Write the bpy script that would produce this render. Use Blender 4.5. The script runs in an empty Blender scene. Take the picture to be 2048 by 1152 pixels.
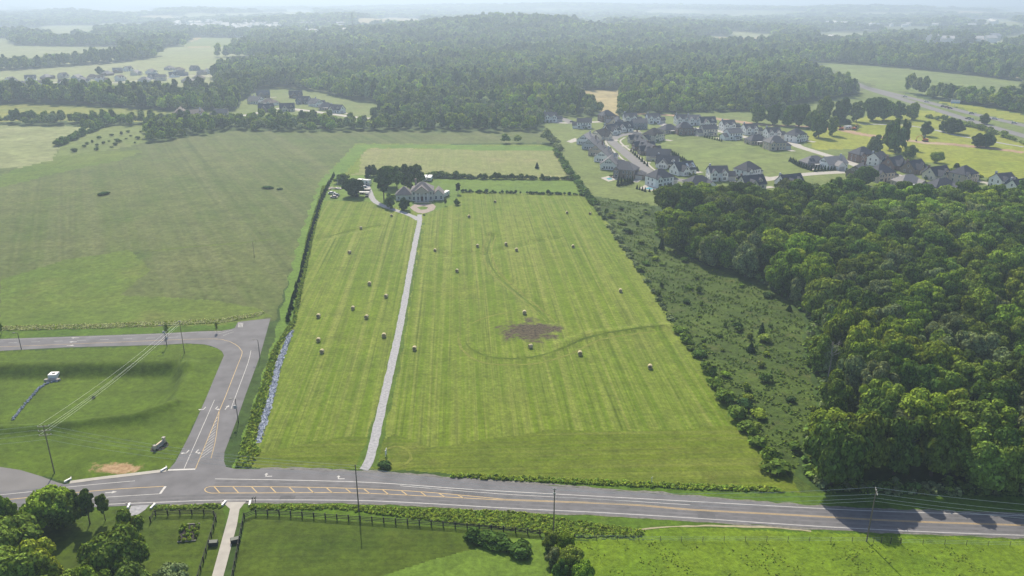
import bpy, bmesh, math, random
import numpy as np
from mathutils import Vector, Matrix, Euler
from mathutils.geometry import tessellate_polygon

S = bpy.context.scene
COL = S.collection
rnd = random.Random(7)
nr = np.random.RandomState(11)
R = math.radians

# ------------------------------------------------------------------ camera
CAM_H, FPX, PITCH = 110.0, 1560.0, R(20.3)
cam = bpy.data.cameras.new('camera')
cam.sensor_width = 36.0
cam.lens = 36.0 * FPX / 2048.0
cam.clip_start, cam.clip_end = 1.0, 80000.0
camo = bpy.data.objects.new('camera', cam)
COL.objects.link(camo)
camo.location = (0, 0, CAM_H)
camo.rotation_euler = (math.pi / 2 - PITCH, 0, 0)
S.camera = camo

# ------------------------------------------------------------------ light
SUN_AZ, SUN_EL = R(-13), R(43)
w = bpy.data.worlds.new('World')
S.world = w
w.use_nodes = True
nt = w.node_tree
nt.nodes.clear()
sky = nt.nodes.new('ShaderNodeTexSky')
sky.sky_type = 'NISHITA'
sky.sun_disc = False
sky.sun_elevation = SUN_EL
sky.sun_rotation = SUN_AZ
sky.air_density, sky.dust_density, sky.ozone_density = 1.0, 2.0, 1.5
bg = nt.nodes.new('ShaderNodeBackground')
bg.inputs['Strength'].default_value = 0.12
wo = nt.nodes.new('ShaderNodeOutputWorld')
nt.links.new(sky.outputs[0], bg.inputs[0])
nt.links.new(bg.outputs[0], wo.inputs[0])
sun = bpy.data.lights.new('sun', 'SUN')
sun.energy, sun.angle, sun.color = 4.7, R(0.6), (1.0, 0.90, 0.73)
suno = bpy.data.objects.new('sun', sun)
COL.objects.link(suno)
sv = Vector((math.sin(SUN_AZ) * math.cos(SUN_EL), math.cos(SUN_AZ) * math.cos(SUN_EL), math.sin(SUN_EL)))
suno.rotation_euler = sv.to_track_quat('Z', 'Y').to_euler()
suno.location = (0, 0, 400)
S.view_settings.view_transform = 'Standard'
S.view_settings.look = 'None'
S.view_settings.exposure = 0.56
S.view_settings.gamma = 1.0
S.view_settings.use_curve_mapping = False
S.cycles.use_denoising = True
S.cycles.max_bounces = 5
S.cycles.diffuse_bounces = 2
S.cycles.glossy_bounces = 2
S.cycles.transmission_bounces = 3
S.cycles.volume_bounces = 0
S.cycles.transparent_max_bounces = 4
HAZE_DENSITY = 2.9e-4
HAZE_COLOR = (0.57, 0.71, 0.87)

# ------------------------------------------------------------------ helpers: terrain and picture geometry
cp, sp = math.cos(PITCH), math.sin(PITCH)

def seg_dist(x, y, pts):
    d = np.full(np.shape(x), 1e9)
    for (ax, ay), (bx, by) in zip(pts[:-1], pts[1:]):
        dx, dy = bx - ax, by - ay
        t = np.clip(((x - ax) * dx + (y - ay) * dy) / (dx * dx + dy * dy + 1e-9), 0, 1)
        d = np.minimum(d, np.hypot(x - ax - t * dx, y - ay - t * dy))
    return d

def inside(x, y, poly):
    r = np.zeros(np.shape(x), bool)
    n = len(poly)
    for i in range(n):
        (ax, ay), (bx, by) = poly[i], poly[(i + 1) % n]
        c = (ay > y) != (by > y)
        r ^= c & (x < (bx - ax) * (y - ay) / ((by - ay) if by != ay else 1e-9) + ax)
    return r

def smooth(t):
    t = np.clip(t, 0, 1)
    return t * t * (3 - 2 * t)

def G0(px, py):
    """ground point (level ground) seen at a pixel of the 2048 x 1152 photograph"""
    u, v = (px - 1024) / FPX, (576 - py) / FPX
    dy, dz = cp + v * sp, -sp + v * cp
    t = CAM_H / -min(dz, -0.004)
    return (u * t, dy * t)

def W0(pts):
    return [G0(*p) for p in pts]

BASIN = W0([(-400, 750), (60, 746), (326, 741), (340, 754), (322, 798), (268, 818), (100, 836), (-400, 852)])
BERM = W0([(-400, 866), (0, 856), (120, 850), (285, 834), (340, 806), (362, 766), (372, 735)])
SWALES = [(W0([(985, 470), (972, 510), (990, 545), (1035, 580), (1085, 622), (1100, 640)]), 3.0, -1.05),
          (W0([(1120, 690), (1180, 668), (1260, 658), (1345, 650)]), 2.4, 0.65),
          (W0([(860, 495), (900, 510), (990, 500), (1110, 475)]), 2.8, -0.55),
          (W0([(630, 480), (700, 462), (760, 452)]), 2.8, -0.55),
          (W0([(950, 640), (935, 690), (985, 715), (1090, 712), (1130, 690)]), 2.2, 0.3)]
HILLS = [(-45, 2450, 400, 430, 42), (-760, 3700, 520, 500, 26), (560, 3000, 500, 500, 16), (-2300, 5600, 1500, 900, 36),
         (2600, 6200, 1300, 900, 46), (900, 7600, 1800, 900, 36), (2300, 3600, 420, 500, 22), (-300, 8200, 2500, 900, 36)]

def hgt(x, y):
    x, y = np.asarray(x, float), np.asarray(y, float)
    h = np.zeros(np.shape(x))
    for cx, cy, sx, sy, a in HILLS:
        h = h + a * np.exp(-((x - cx) / sx) ** 2 - ((y - cy) / sy) ** 2)
    h = h * smooth((y - 900) / 600)
    far = smooth((y - 1300) / 1500)
    h = h + far * 5 * (np.sin(x / 310.0 + 1) * np.sin(y / 370.0) + 0.6 * np.sin(x / 140.0 + y / 190.0))
    near = (y < 700)
    if np.any(near):
        b = np.where(inside(x, y, BASIN), 0.0, seg_dist(x, y, BASIN + BASIN[:1]))
        h = h - np.where(near, 3.3 * smooth((7.5 - b) / 6.5), 0)
        h = h + np.where(near, 2.3 * np.exp(-(seg_dist(x, y, BERM) / 3.3) ** 2), 0)
        for pts, wd, a in SWALES:
            h = h + np.where(near, a * np.exp(-(seg_dist(x, y, pts) / wd) ** 2), 0)
    return h

def G(px, py):
    """terrain point seen at a pixel of the photograph, as (x, y, z)"""
    u, v = (px - 1024) / FPX, (576 - py) / FPX
    dy, dz = cp + v * sp, -sp + v * cp
    x, y = G0(px, py)
    if y < 900:
        z = float(hgt(x, y))
        for _ in range(4):
            t = (z - CAM_H) / dz
            x, y = u * t, dy * t
            z = float(hgt(x, y))
        return (x, y, z)
    ts = np.concatenate([np.linspace(800, 4000, 700), np.linspace(4010, 14000, 500)])
    zz = CAM_H + dz * ts
    hh = hgt(u * ts, dy * ts)
    k = np.nonzero(zz <= hh)[0]
    t = ts[k[0]] if len(k) else ts[-1]
    return (u * t, dy * t, float(hgt(u * t, dy * t)))

def WP(pts):
    return [G(*p)[:2] for p in pts]

def px_of(x, y, z):
    """pixel of the photograph where a point shows (for choosing level of detail only)"""
    a, b = y * cp - (z - CAM_H) * sp, y * sp + (z - CAM_H) * cp
    a = np.maximum(a, 1e-3)
    return 1024 + FPX * x / a, 576 - FPX * b / a

# ------------------------------------------------------------------ helpers: objects
def tag(o, label=None, cat=None, group=None, kind=None):
    if label: o['label'] = label
    if cat: o['category'] = cat
    if group: o['group'] = group
    if kind: o['kind'] = kind
    return o

def link(name, data, parent=None, loc=None, rz=None, scale=None):
    o = bpy.data.objects.new(name, data)
    COL.objects.link(o)
    if parent: o.parent = parent
    if loc is not None: o.location = loc
    if rz is not None: o.rotation_euler = (0, 0, rz)
    if scale is not None: o.scale = scale if hasattr(scale, '__len__') else (scale,) * 3
    return o

def thing(name, label, cat, loc=(0, 0, 0), rz=0.0, group=None, scale=None):
    return tag(link(name, None, None, loc, rz, scale), label, cat, group)

def np_mesh(name, verts, faces, mats=(), fmat=None, smooth_=False):
    """verts (n,3); faces (m,k) array of one size, or a list of index tuples"""
    me = bpy.data.meshes.new(name)
    if isinstance(faces, np.ndarray):
        m, k = faces.shape
        me.vertices.add(len(verts))
        me.vertices.foreach_set('co', np.asarray(verts, np.float32).ravel())
        me.loops.add(m * k)
        me.loops.foreach_set('vertex_index', faces.astype(np.int32).ravel())
        me.polygons.add(m)
        me.polygons.foreach_set('loop_start', np.arange(0, m * k, k, dtype=np.int32))
        me.update(calc_edges=True)
    else:
        me.from_pydata([tuple(v) for v in verts], [], faces)
        me.update()
    for mt in mats: me.materials.append(mt)
    if fmat is not None: me.polygons.foreach_set('material_index', np.asarray(fmat, np.int32))
    me.polygons.foreach_set('use_smooth', np.full(len(me.polygons), smooth_, bool))
    me.validate()
    return me

class MB:
    """collects simple solids into one mesh"""
    def __init__(self): self.v, self.f, self.m = [], [], []
    def add(self, vs, fs, mi=0):
        n = len(self.v)
        self.v += [tuple(v) for v in vs]
        self.f += [tuple(i + n for i in f) for f in fs]
        self.m += [mi] * len(fs)
        return self
    def box(self, x0, x1, y0, y1, z0, z1, mi=0, M=None):
        vs = [Vector(p) for p in ((x0,y0,z0),(x1,y0,z0),(x1,y1,z0),(x0,y1,z0),(x0,y0,z1),(x1,y0,z1),(x1,y1,z1),(x0,y1,z1))]
        if M is not None: vs = [M @ v for v in vs]
        return self.add(vs, [(3,2,1,0),(4,5,6,7),(0,1,5,4),(1,2,6,5),(2,3,7,6),(3,0,4,7)], mi)
    def tube(self, pts, rads, n=6, mi=0, cap=True):
        pts = [Vector(p) for p in pts]
        vs, fs = [], []
        for i, p in enumerate(pts):
            d = (pts[min(i + 1, len(pts) - 1)] - pts[max(i - 1, 0)]).normalized()
            a = d.orthogonal().normalized() if abs(d.z) < 0.99 else Vector((1, 0, 0))
            if abs(d.z) < 0.99:
                a = d.cross(Vector((0, 0, 1))).normalized()
            b = d.cross(a)
            r = rads[i] if hasattr(rads, '__len__') else rads
            for k in range(n):
                t = 2 * math.pi * k / n
                vs.append(p + (a * math.cos(t) + b * math.sin(t)) * r)
        for i in range(len(pts) - 1):
            for k in range(n):
                k2 = (k + 1) % n
                fs.append((i * n + k, i * n + k2, (i + 1) * n + k2, (i + 1) * n + k))
        if cap:
            fs.append(tuple(range(n - 1, -1, -1)))
            fs.append(tuple((len(pts) - 1) * n + k for k in range(n)))
        return self.add(vs, fs, mi)
    def prism(self, poly, z0, z1, mi=0, M=None):
        n = len(poly)
        vs = [Vector((p[0], p[1], z0)) for p in poly] + [Vector((p[0], p[1], z1)) for p in poly]
        if M is not None: vs = [M @ v for v in vs]
        fs = [tuple(range(n - 1, -1, -1)), tuple(range(n, 2 * n))]
        fs += [(i, (i + 1) % n, n + (i + 1) % n, n + i) for i in range(n)]
        return self.add(vs, fs, mi)
    def mesh(self, name, mats, smooth_=False):
        return np_mesh(name, self.v, self.f, mats if isinstance(mats, (list, tuple)) else [mats], self.m, smooth_)
    def build(self, name, mats, parent=None, loc=None, rz=None, smooth_=False):
        return link(name, self.mesh(name, mats, smooth_), parent, loc, rz)

def copy_tree(o, parent=None):
    c = o.copy()
    COL.objects.link(c)
    if parent: c.parent = parent
    for ch in list(KIDS.get(o.name, [])): copy_tree_reg(ch, c)
    return c
KIDS = {}
def reg(o, p):
    KIDS.setdefault(p.name, []).append(o)
    return o
def copy_tree_reg(o, parent):
    c = o.copy()
    COL.objects.link(c)
    c.parent = parent
    for ch in list(KIDS.get(o.name, [])):
        reg(copy_tree_reg(ch, c), c)
    reg(c, parent)
    return c

# ------------------------------------------------------------------ materials
def new_mat(name):
    m = bpy.data.materials.new(name)
    m.use_nodes = True
    n = m.node_tree
    n.nodes.clear()
    return m, n, n.nodes.new, n.links.new

def simple(name, col, rough=0.8, metal=0.0, var=0.12, scale=3.0, spec=0.3, objcol=False, coord='obj'):
    m, n, N, L = new_mat(name)
    out, b = N('ShaderNodeOutputMaterial'), N('ShaderNodeBsdfPrincipled')
    b.inputs['Roughness'].default_value = rough
    b.inputs['Metallic'].default_value = metal
    b.inputs['Specular IOR Level'].default_value = spec
    tc = N('ShaderNodeTexCoord')
    nz = N('ShaderNodeTexNoise')
    nz.inputs['Scale'].default_value = scale
    nz.inputs['Detail'].default_value = 5
    L(tc.outputs['Object'], nz.inputs['Vector'])
    mr = N('ShaderNodeMapRange')
    mr.inputs['From Min'].default_value, mr.inputs['From Max'].default_value = 0.3, 0.7
    mr.inputs['To Min'].default_value, mr.inputs['To Max'].default_value = 1 - var, 1 + var
    L(nz.outputs['Fac'], mr.inputs['Value'])
    mx = N('ShaderNodeVectorMath')
    mx.operation = 'SCALE'
    if objcol:
        oi = N('ShaderNodeObjectInfo')
        L(oi.outputs['Color'], mx.inputs[0])
    else:
        mx.inputs[0].default_value = col[:3]
    L(mr.outputs[0], mx.inputs['Scale'])
    L(mx.outputs[0], b.inputs['Base Color'])
    L(b.outputs[0], out.inputs[0])
    return m

def grass(name, c1, c2, c3=None, patch=0.03, fine=0.9, stripe=None, amt=0.5, tuft=0.0, bump=0.35):
    """c1/c2: patchwork of turf tones, c3: dry or bare tone; stripe=(angle deg from +Y, per-metre, strength, colour)"""
    c1, c2, c3 = (c and tuple(0.86 * q for q in c) for c in (c1, c2, c3))
    if stripe: stripe = (*stripe[:3], tuple(0.86 * q for q in stripe[3]))
    m, n, N, L = new_mat(name)
    out, b = N('ShaderNodeOutputMaterial'), N('ShaderNodeBsdfPrincipled')
    b.inputs['Roughness'].default_value = 0.95
    b.inputs['Specular IOR Level'].default_value = 0.15
    geo = N('ShaderNodeNewGeometry')
    def noise(scale, detail=4, vec=None, rough=0.6):
        t = N('ShaderNodeTexNoise')
        t.inputs['Scale'].default_value, t.inputs['Detail'].default_value, t.inputs['Roughness'].default_value = scale, detail, rough
        L(vec or geo.outputs['Position'], t.inputs['Vector'])
        return t.outputs['Fac']
    def rng(v, a, c, d=0.0, e=1.0):
        t = N('ShaderNodeMapRange')
        t.inputs['From Min'].default_value, t.inputs['From Max'].default_value = a, c
        t.inputs['To Min'].default_value, t.inputs['To Max'].default_value = d, e
        L(v, t.inputs['Value'])
        return t.outputs[0]
    def mix(f, a, c, mode='MIX'):
        t = N('ShaderNodeMix')
        t.data_type = 'RGBA'
        t.blend_type = mode
        if isinstance(f, float): t.inputs[0].default_value = f
        else: L(f, t.inputs[0])
        for s, vv in ((6, a), (7, c)):
            if isinstance(vv, tuple): t.inputs[s].default_value = (*vv, 1)
            else: L(vv, t.inputs[s])
        return t.outputs[2]
    col = mix(rng(noise(patch, 6), 0.36, 0.64), c1, c2)
    if c3: col = mix(rng(noise(patch * 2.3, 5), 0.56, 0.76, 0, amt), col, c3)
    if stripe:
        mp = N('ShaderNodeMapping')
        mp.vector_type = 'TEXTURE'
        mp.inputs['Rotation'].default_value = (0, 0, R(-stripe[0]))
        mp.inputs['Scale'].default_value = (1, 90, 1)
        L(geo.outputs['Position'], mp.inputs['Vector'])
        s = rng(noise(stripe[1], 3, mp.outputs[0], 0.7), 0.42, 0.68, 0, stripe[2])
        col = mix(s, col, stripe[3])
        s2 = rng(noise(stripe[1] * 2.1, 2, mp.outputs[0], 0.6), 0.52, 0.75, 0, stripe[2] * 0.8)
        dk = tuple(c * 0.48 for c in c1)
        col = mix(s2, col, dk)
    col = mix(1.0, col, mix(rng(noise(fine * 0.22, 5, None, 0.7), 0.32, 0.68), (0.78, 0.78, 0.78), (1.2, 1.2, 1.2)), 'MULTIPLY')
    f = noise(fine, 5, None, 0.75)
    col = mix(1.0, col, mix(rng(f, 0.3, 0.7), (0.62, 0.62, 0.62), (1.35, 1.35, 1.35)), 'MULTIPLY')
    if tuft:
        tf = rng(noise(0.42, 4, None, 0.65), 0.56, 0.66, 0, tuft)
        col = mix(tf, col, tuple(c * 0.4 for c in c1))
    L(col, b.inputs['Base Color'])
    bp = N('ShaderNodeBump')
    bp.inputs['Strength'].default_value = bump
    bp.inputs['Distance'].default_value = 0.5
    L(f, bp.inputs['Height'])
    L(bp.outputs[0], b.inputs['Normal'])
    L(b.outputs[0], out.inputs[0])
    return m

def leafmat(name, trans=0.35, lo=0.4, hi=1.65, inst=False):
    m, n, N, L = new_mat(name)
    out = N('ShaderNodeOutputMaterial')
    oi, geo = N('ShaderNodeObjectInfo'), N('ShaderNodeNewGeometry')
    def rng(v, d, e):
        t = N('ShaderNodeMapRange')
        t.inputs['To Min'].default_value, t.inputs['To Max'].default_value = d, e
        L(v, t.inputs['Value'])
        return t.outputs[0]
    a, b = rng(oi.outputs['Random'], 0.78, 1.22), rng(geo.outputs['Random Per Island'], lo, hi)
    mu = N('ShaderNodeMath'); mu.operation = 'MULTIPLY'
    L(a, mu.inputs[0]); L(b, mu.inputs[1])
    hs = N('ShaderNodeHueSaturation')
    if inst:      # scattered stuff carries its leaf colour on each instance
        at = N('ShaderNodeAttribute')
        at.attribute_type, at.attribute_name = 'INSTANCER', 'tone'
        L(at.outputs['Color'], hs.inputs['Color'])
    else:
        L(oi.outputs['Color'], hs.inputs['Color'])
    h2 = N('ShaderNodeMath'); h2.operation = 'MULTIPLY'
    h2.inputs[1].default_value = 7.31
    L(oi.outputs['Random'], h2.inputs[0])
    h3 = N('ShaderNodeMath'); h3.operation = 'FRACT'
    L(h2.outputs[0], h3.inputs[0])
    L(rng(h3.outputs[0], 0.483, 0.515), hs.inputs['Hue'])
    L(mu.outputs[0], hs.inputs['Value'])
    d, t = N('ShaderNodeBsdfDiffuse'), N('ShaderNodeBsdfTranslucent')
    L(hs.outputs[0], d.inputs[0])
    tb = N('ShaderNodeMix'); tb.data_type = 'RGBA'; tb.blend_type = 'MULTIPLY'
    tb.inputs[0].default_value = 1.0
    L(hs.outputs[0], tb.inputs[6])
    tb.inputs[7].default_value = (1.5, 1.4, 0.5, 1)
    L(tb.outputs[2], t.inputs[0])
    ms = N('ShaderNodeMixShader')
    ms.inputs[0].default_value = trans
    L(d.outputs[0], ms.inputs[1]); L(t.outputs[0], ms.inputs[2])
    L(ms.outputs[0], out.inputs[0])
    return m

M = {}
M['leaf'] = leafmat('leaf', 0.2)
M['leaf_mass'] = leafmat('leaf_mass', 0.2, inst=True)
M['needle'] = leafmat('needle', 0.15, 0.7, 1.25)
M['bark'] = simple('bark', (0.09, 0.07, 0.05), 0.95)
M['deadwood'] = simple('dead_wood', (0.28, 0.26, 0.23), 0.9)
M['asphalt'] = simple('asphalt', (0.140, 0.138, 0.145), 0.9, var=0.16, scale=0.22, spec=0.2)
M['asphalt_old'] = simple('old_asphalt', (0.155, 0.15, 0.15), 0.9, var=0.08, scale=0.2)
M['concrete'] = simple('concrete', (0.35, 0.33, 0.295), 0.9, var=0.1, scale=0.5)
M['gravel'] = simple('gravel', (0.29, 0.29, 0.30), 0.95, var=0.22, scale=1.4)
M['paint_white'] = simple('white_paint', (0.44, 0.43, 0.41), 0.7, var=0.15, scale=0.8)
M['paint_yellow'] = simple('yellow_paint', (0.45, 0.32, 0.14), 0.7, var=0.15, scale=0.8)
M['riprap'] = simple('riprap', (0.22, 0.25, 0.31), 0.95, var=0.3, scale=1.1)
M['pavers'] = simple('pavers', (0.27, 0.225, 0.195), 0.9, var=0.14, scale=0.6)
M['dirt'] = simple('dirt', (0.30, 0.20, 0.12), 0.95, var=0.25, scale=0.4)

HAYD = -3.8
M['hay'] = grass('mown_hay', (0.098, 0.162, 0.006), (0.132, 0.194, 0.009), (0.19, 0.19, 0.035), 0.010, 0.8, (HAYD, 0.40, 0.75, (0.225, 0.25, 0.055)), 0.4)
M['hay_head'] = grass('mown_headland', (0.090, 0.140, 0.006), (0.120, 0.165, 0.009), (0.19, 0.165, 0.05), 0.025, 0.9, (88, 0.45, 0.55, (0.18, 0.195, 0.045)), 0.55)
M['hay_back'] = grass('mown_back_field', (0.21, 0.225, 0.075), (0.18, 0.215, 0.06), (0.27, 0.22, 0.12), 0.012, 0.6, (HAYD, 0.35, 0.3, (0.28, 0.27, 0.14)), 0.5)
M['lush'] = grass('lush_grass', (0.095, 0.175, 0.02), (0.12, 0.205, 0.028), None, 0.03, 0.5, None)
M['yard'] = grass('yard_grass', (0.125, 0.20, 0.024), (0.10, 0.17, 0.02), None, 0.02, 0.7, None)
M['meadow'] = grass('meadow', (0.068, 0.108, 0.018), (0.112, 0.138, 0.038), (0.056, 0.105, 0.012), 0.011, 0.35, (-28, 0.09, 0.5, (0.155, 0.165, 0.07)), 0.9, 0.3)
M['meadow_green'] = grass('meadow_green', (0.085, 0.145, 0.016), (0.12, 0.165, 0.026), (0.16, 0.16, 0.045), 0.014, 0.4, None, 0.5, 0.25)
M['fringe'] = grass('drive_fringe', (0.07, 0.125, 0.014), (0.09, 0.15, 0.016), None, 0.08, 0.8)
M['lawn'] = grass('lawn', (0.066, 0.112, 0.007), (0.090, 0.142, 0.009), (0.10, 0.15, 0.018), 0.03, 0.6, (80, 0.5, 0.25, (0.09, 0.165, 0.016)), 0.4)
M['paddock'] = grass('paddock', (0.050, 0.088, 0.007), (0.070, 0.108, 0.007), (0.095, 0.11, 0.015), 0.03, 0.6, (88, 0.8, 0.35, (0.085, 0.12, 0.018)), 0.4)  # mown turf, with the cloud shade over it put into these dark greens
M['pasture'] = grass('pasture', (0.115, 0.195, 0.010), (0.15, 0.225, 0.013), (0.085, 0.165, 0.012), 0.05, 0.8, None, 0.6, 0.35, 0.6)
M['verge'] = grass('verge', (0.06, 0.12, 0.010), (0.09, 0.16, 0.012), (0.15, 0.16, 0.04), 0.06, 0.8, None, 0.3, 0.3)
M['scrub'] = grass('scrub', (0.045, 0.080, 0.010), (0.075, 0.118, 0.016), (0.13, 0.12, 0.045), 0.05, 0.55, None, 0.6, 0.75, 0.8)
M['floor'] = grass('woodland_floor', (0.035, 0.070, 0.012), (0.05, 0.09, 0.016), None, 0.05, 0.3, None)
M['glade'] = grass('rough_glades', (0.08, 0.11, 0.03), (0.12, 0.14, 0.045), (0.17, 0.16, 0.08), 0.01, 0.1, None, 0.6)
M['far_green'] = grass('far_field_green', (0.13, 0.18, 0.04), (0.16, 0.205, 0.05), (0.2, 0.2, 0.09), 0.008, 0.1, (60, 0.08, 0.3, (0.19, 0.22, 0.08)), 0.4)
M['far_pale'] = grass('far_field_pale', (0.20, 0.235, 0.09), (0.235, 0.255, 0.115), (0.28, 0.255, 0.15), 0.006, 0.1, None, 0.5)
M['far_tan'] = grass('far_field_tan', (0.36, 0.29, 0.14), (0.32, 0.27, 0.12), None, 0.01, 0.1, None)
M['far_yellow'] = grass('goldenrod_field', (0.21, 0.22, 0.03), (0.14, 0.18, 0.03), (0.30, 0.26, 0.03), 0.02, 0.15, None, 0.8, 0.6)
M['suburb'] = grass('suburb_grass', (0.12, 0.165, 0.036), (0.15, 0.19, 0.05), (0.20, 0.19, 0.08), 0.012, 0.3, None, 0.5)
M['yellowish'] = grass('yellow_green_field', (0.20, 0.24, 0.022), (0.25, 0.27, 0.03), (0.15, 0.22, 0.03), 0.012, 0.25, None, 0.6)  # bright yellow green turf tone of the field itself
M['earth'] = grass('bare_earth', (0.34, 0.24, 0.15), (0.40, 0.31, 0.21), (0.24, 0.14, 0.08), 0.03, 0.3, None)
def blotch(name, base, centre, rx, ry, c1, c2):
    '''bare soil with a ragged, half grown-over rim inside turf'''
    m = base.copy(); m.name = name
    n = m.node_tree; N, L = n.nodes.new, n.links.new
    b = next(q for q in n.nodes if q.type == 'BSDF_PRINCIPLED')
    src = b.inputs['Base Color'].links[0].from_socket
    geo = N('ShaderNodeNewGeometry')
    mp = N('ShaderNodeMapping'); mp.vector_type = 'TEXTURE'
    mp.inputs['Location'].default_value = (*centre, 0); mp.inputs['Scale'].default_value = (rx, ry, 1e5)
    L(geo.outputs['Position'], mp.inputs['Vector'])
    ln = N('ShaderNodeVectorMath'); ln.operation = 'LENGTH'
    L(mp.outputs[0], ln.inputs[0])
    def noise(sc, d):
        t = N('ShaderNodeTexNoise'); t.inputs['Scale'].default_value, t.inputs['Detail'].default_value, t.inputs['Roughness'].default_value = sc, d, .7
        L(geo.outputs['Position'], t.inputs['Vector']); return t.outputs['Fac']
    def mth(op, a, c):
        t = N('ShaderNodeMath'); t.operation = op
        for k, q in enumerate((a, c)):
            if isinstance(q, float): t.inputs[k].default_value = q
            else: L(q, t.inputs[k])
        return t.outputs[0]
    v = mth('SUBTRACT', mth('ADD', 1.0, mth('MULTIPLY', mth('SUBTRACT', noise(.22, 6), 0.5), 3.2)), ln.outputs['Value'])
    mr = N('ShaderNodeMapRange'); mr.inputs['From Min'].default_value, mr.inputs['From Max'].default_value = -.05, .35
    L(v, mr.inputs['Value'])
    def mix(f, a, c):
        t = N('ShaderNodeMix'); t.data_type = 'RGBA'; L(f, t.inputs[0])
        for k, q in ((6, a), (7, c)):
            if isinstance(q, tuple): t.inputs[k].default_value = (*q, 1)
            else: L(q, t.inputs[k])
        return t.outputs[2]
    m2 = N('ShaderNodeMapRange'); m2.inputs['From Min'].default_value, m2.inputs['From Max'].default_value = .38, .62
    L(noise(.9, 5), m2.inputs['Value'])
    L(mix(mr.outputs[0], src, mix(m2.outputs[0], c1, c2)), b.inputs['Base Color'])
    return m
M['burn'] = blotch('bare_patch', M['hay'], G0(1062, 661), 11.0, 10.0, (0.028, 0.024, 0.016), (0.105, 0.085, 0.052))
M['lawn_bare'] = blotch('bare_lawn_corner', M['lawn'], G0(232, 936), 6.0, 2.9, (0.24, 0.15, 0.075), (0.36, 0.26, 0.15))
M['shoulder'] = simple('shoulder_grit', (0.15, 0.145, 0.13), 0.95, var=0.3, scale=1.2)
M['path'] = simple('worn_path', (0.30, 0.27, 0.17), 0.95, var=0.2, scale=1.0)

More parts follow.
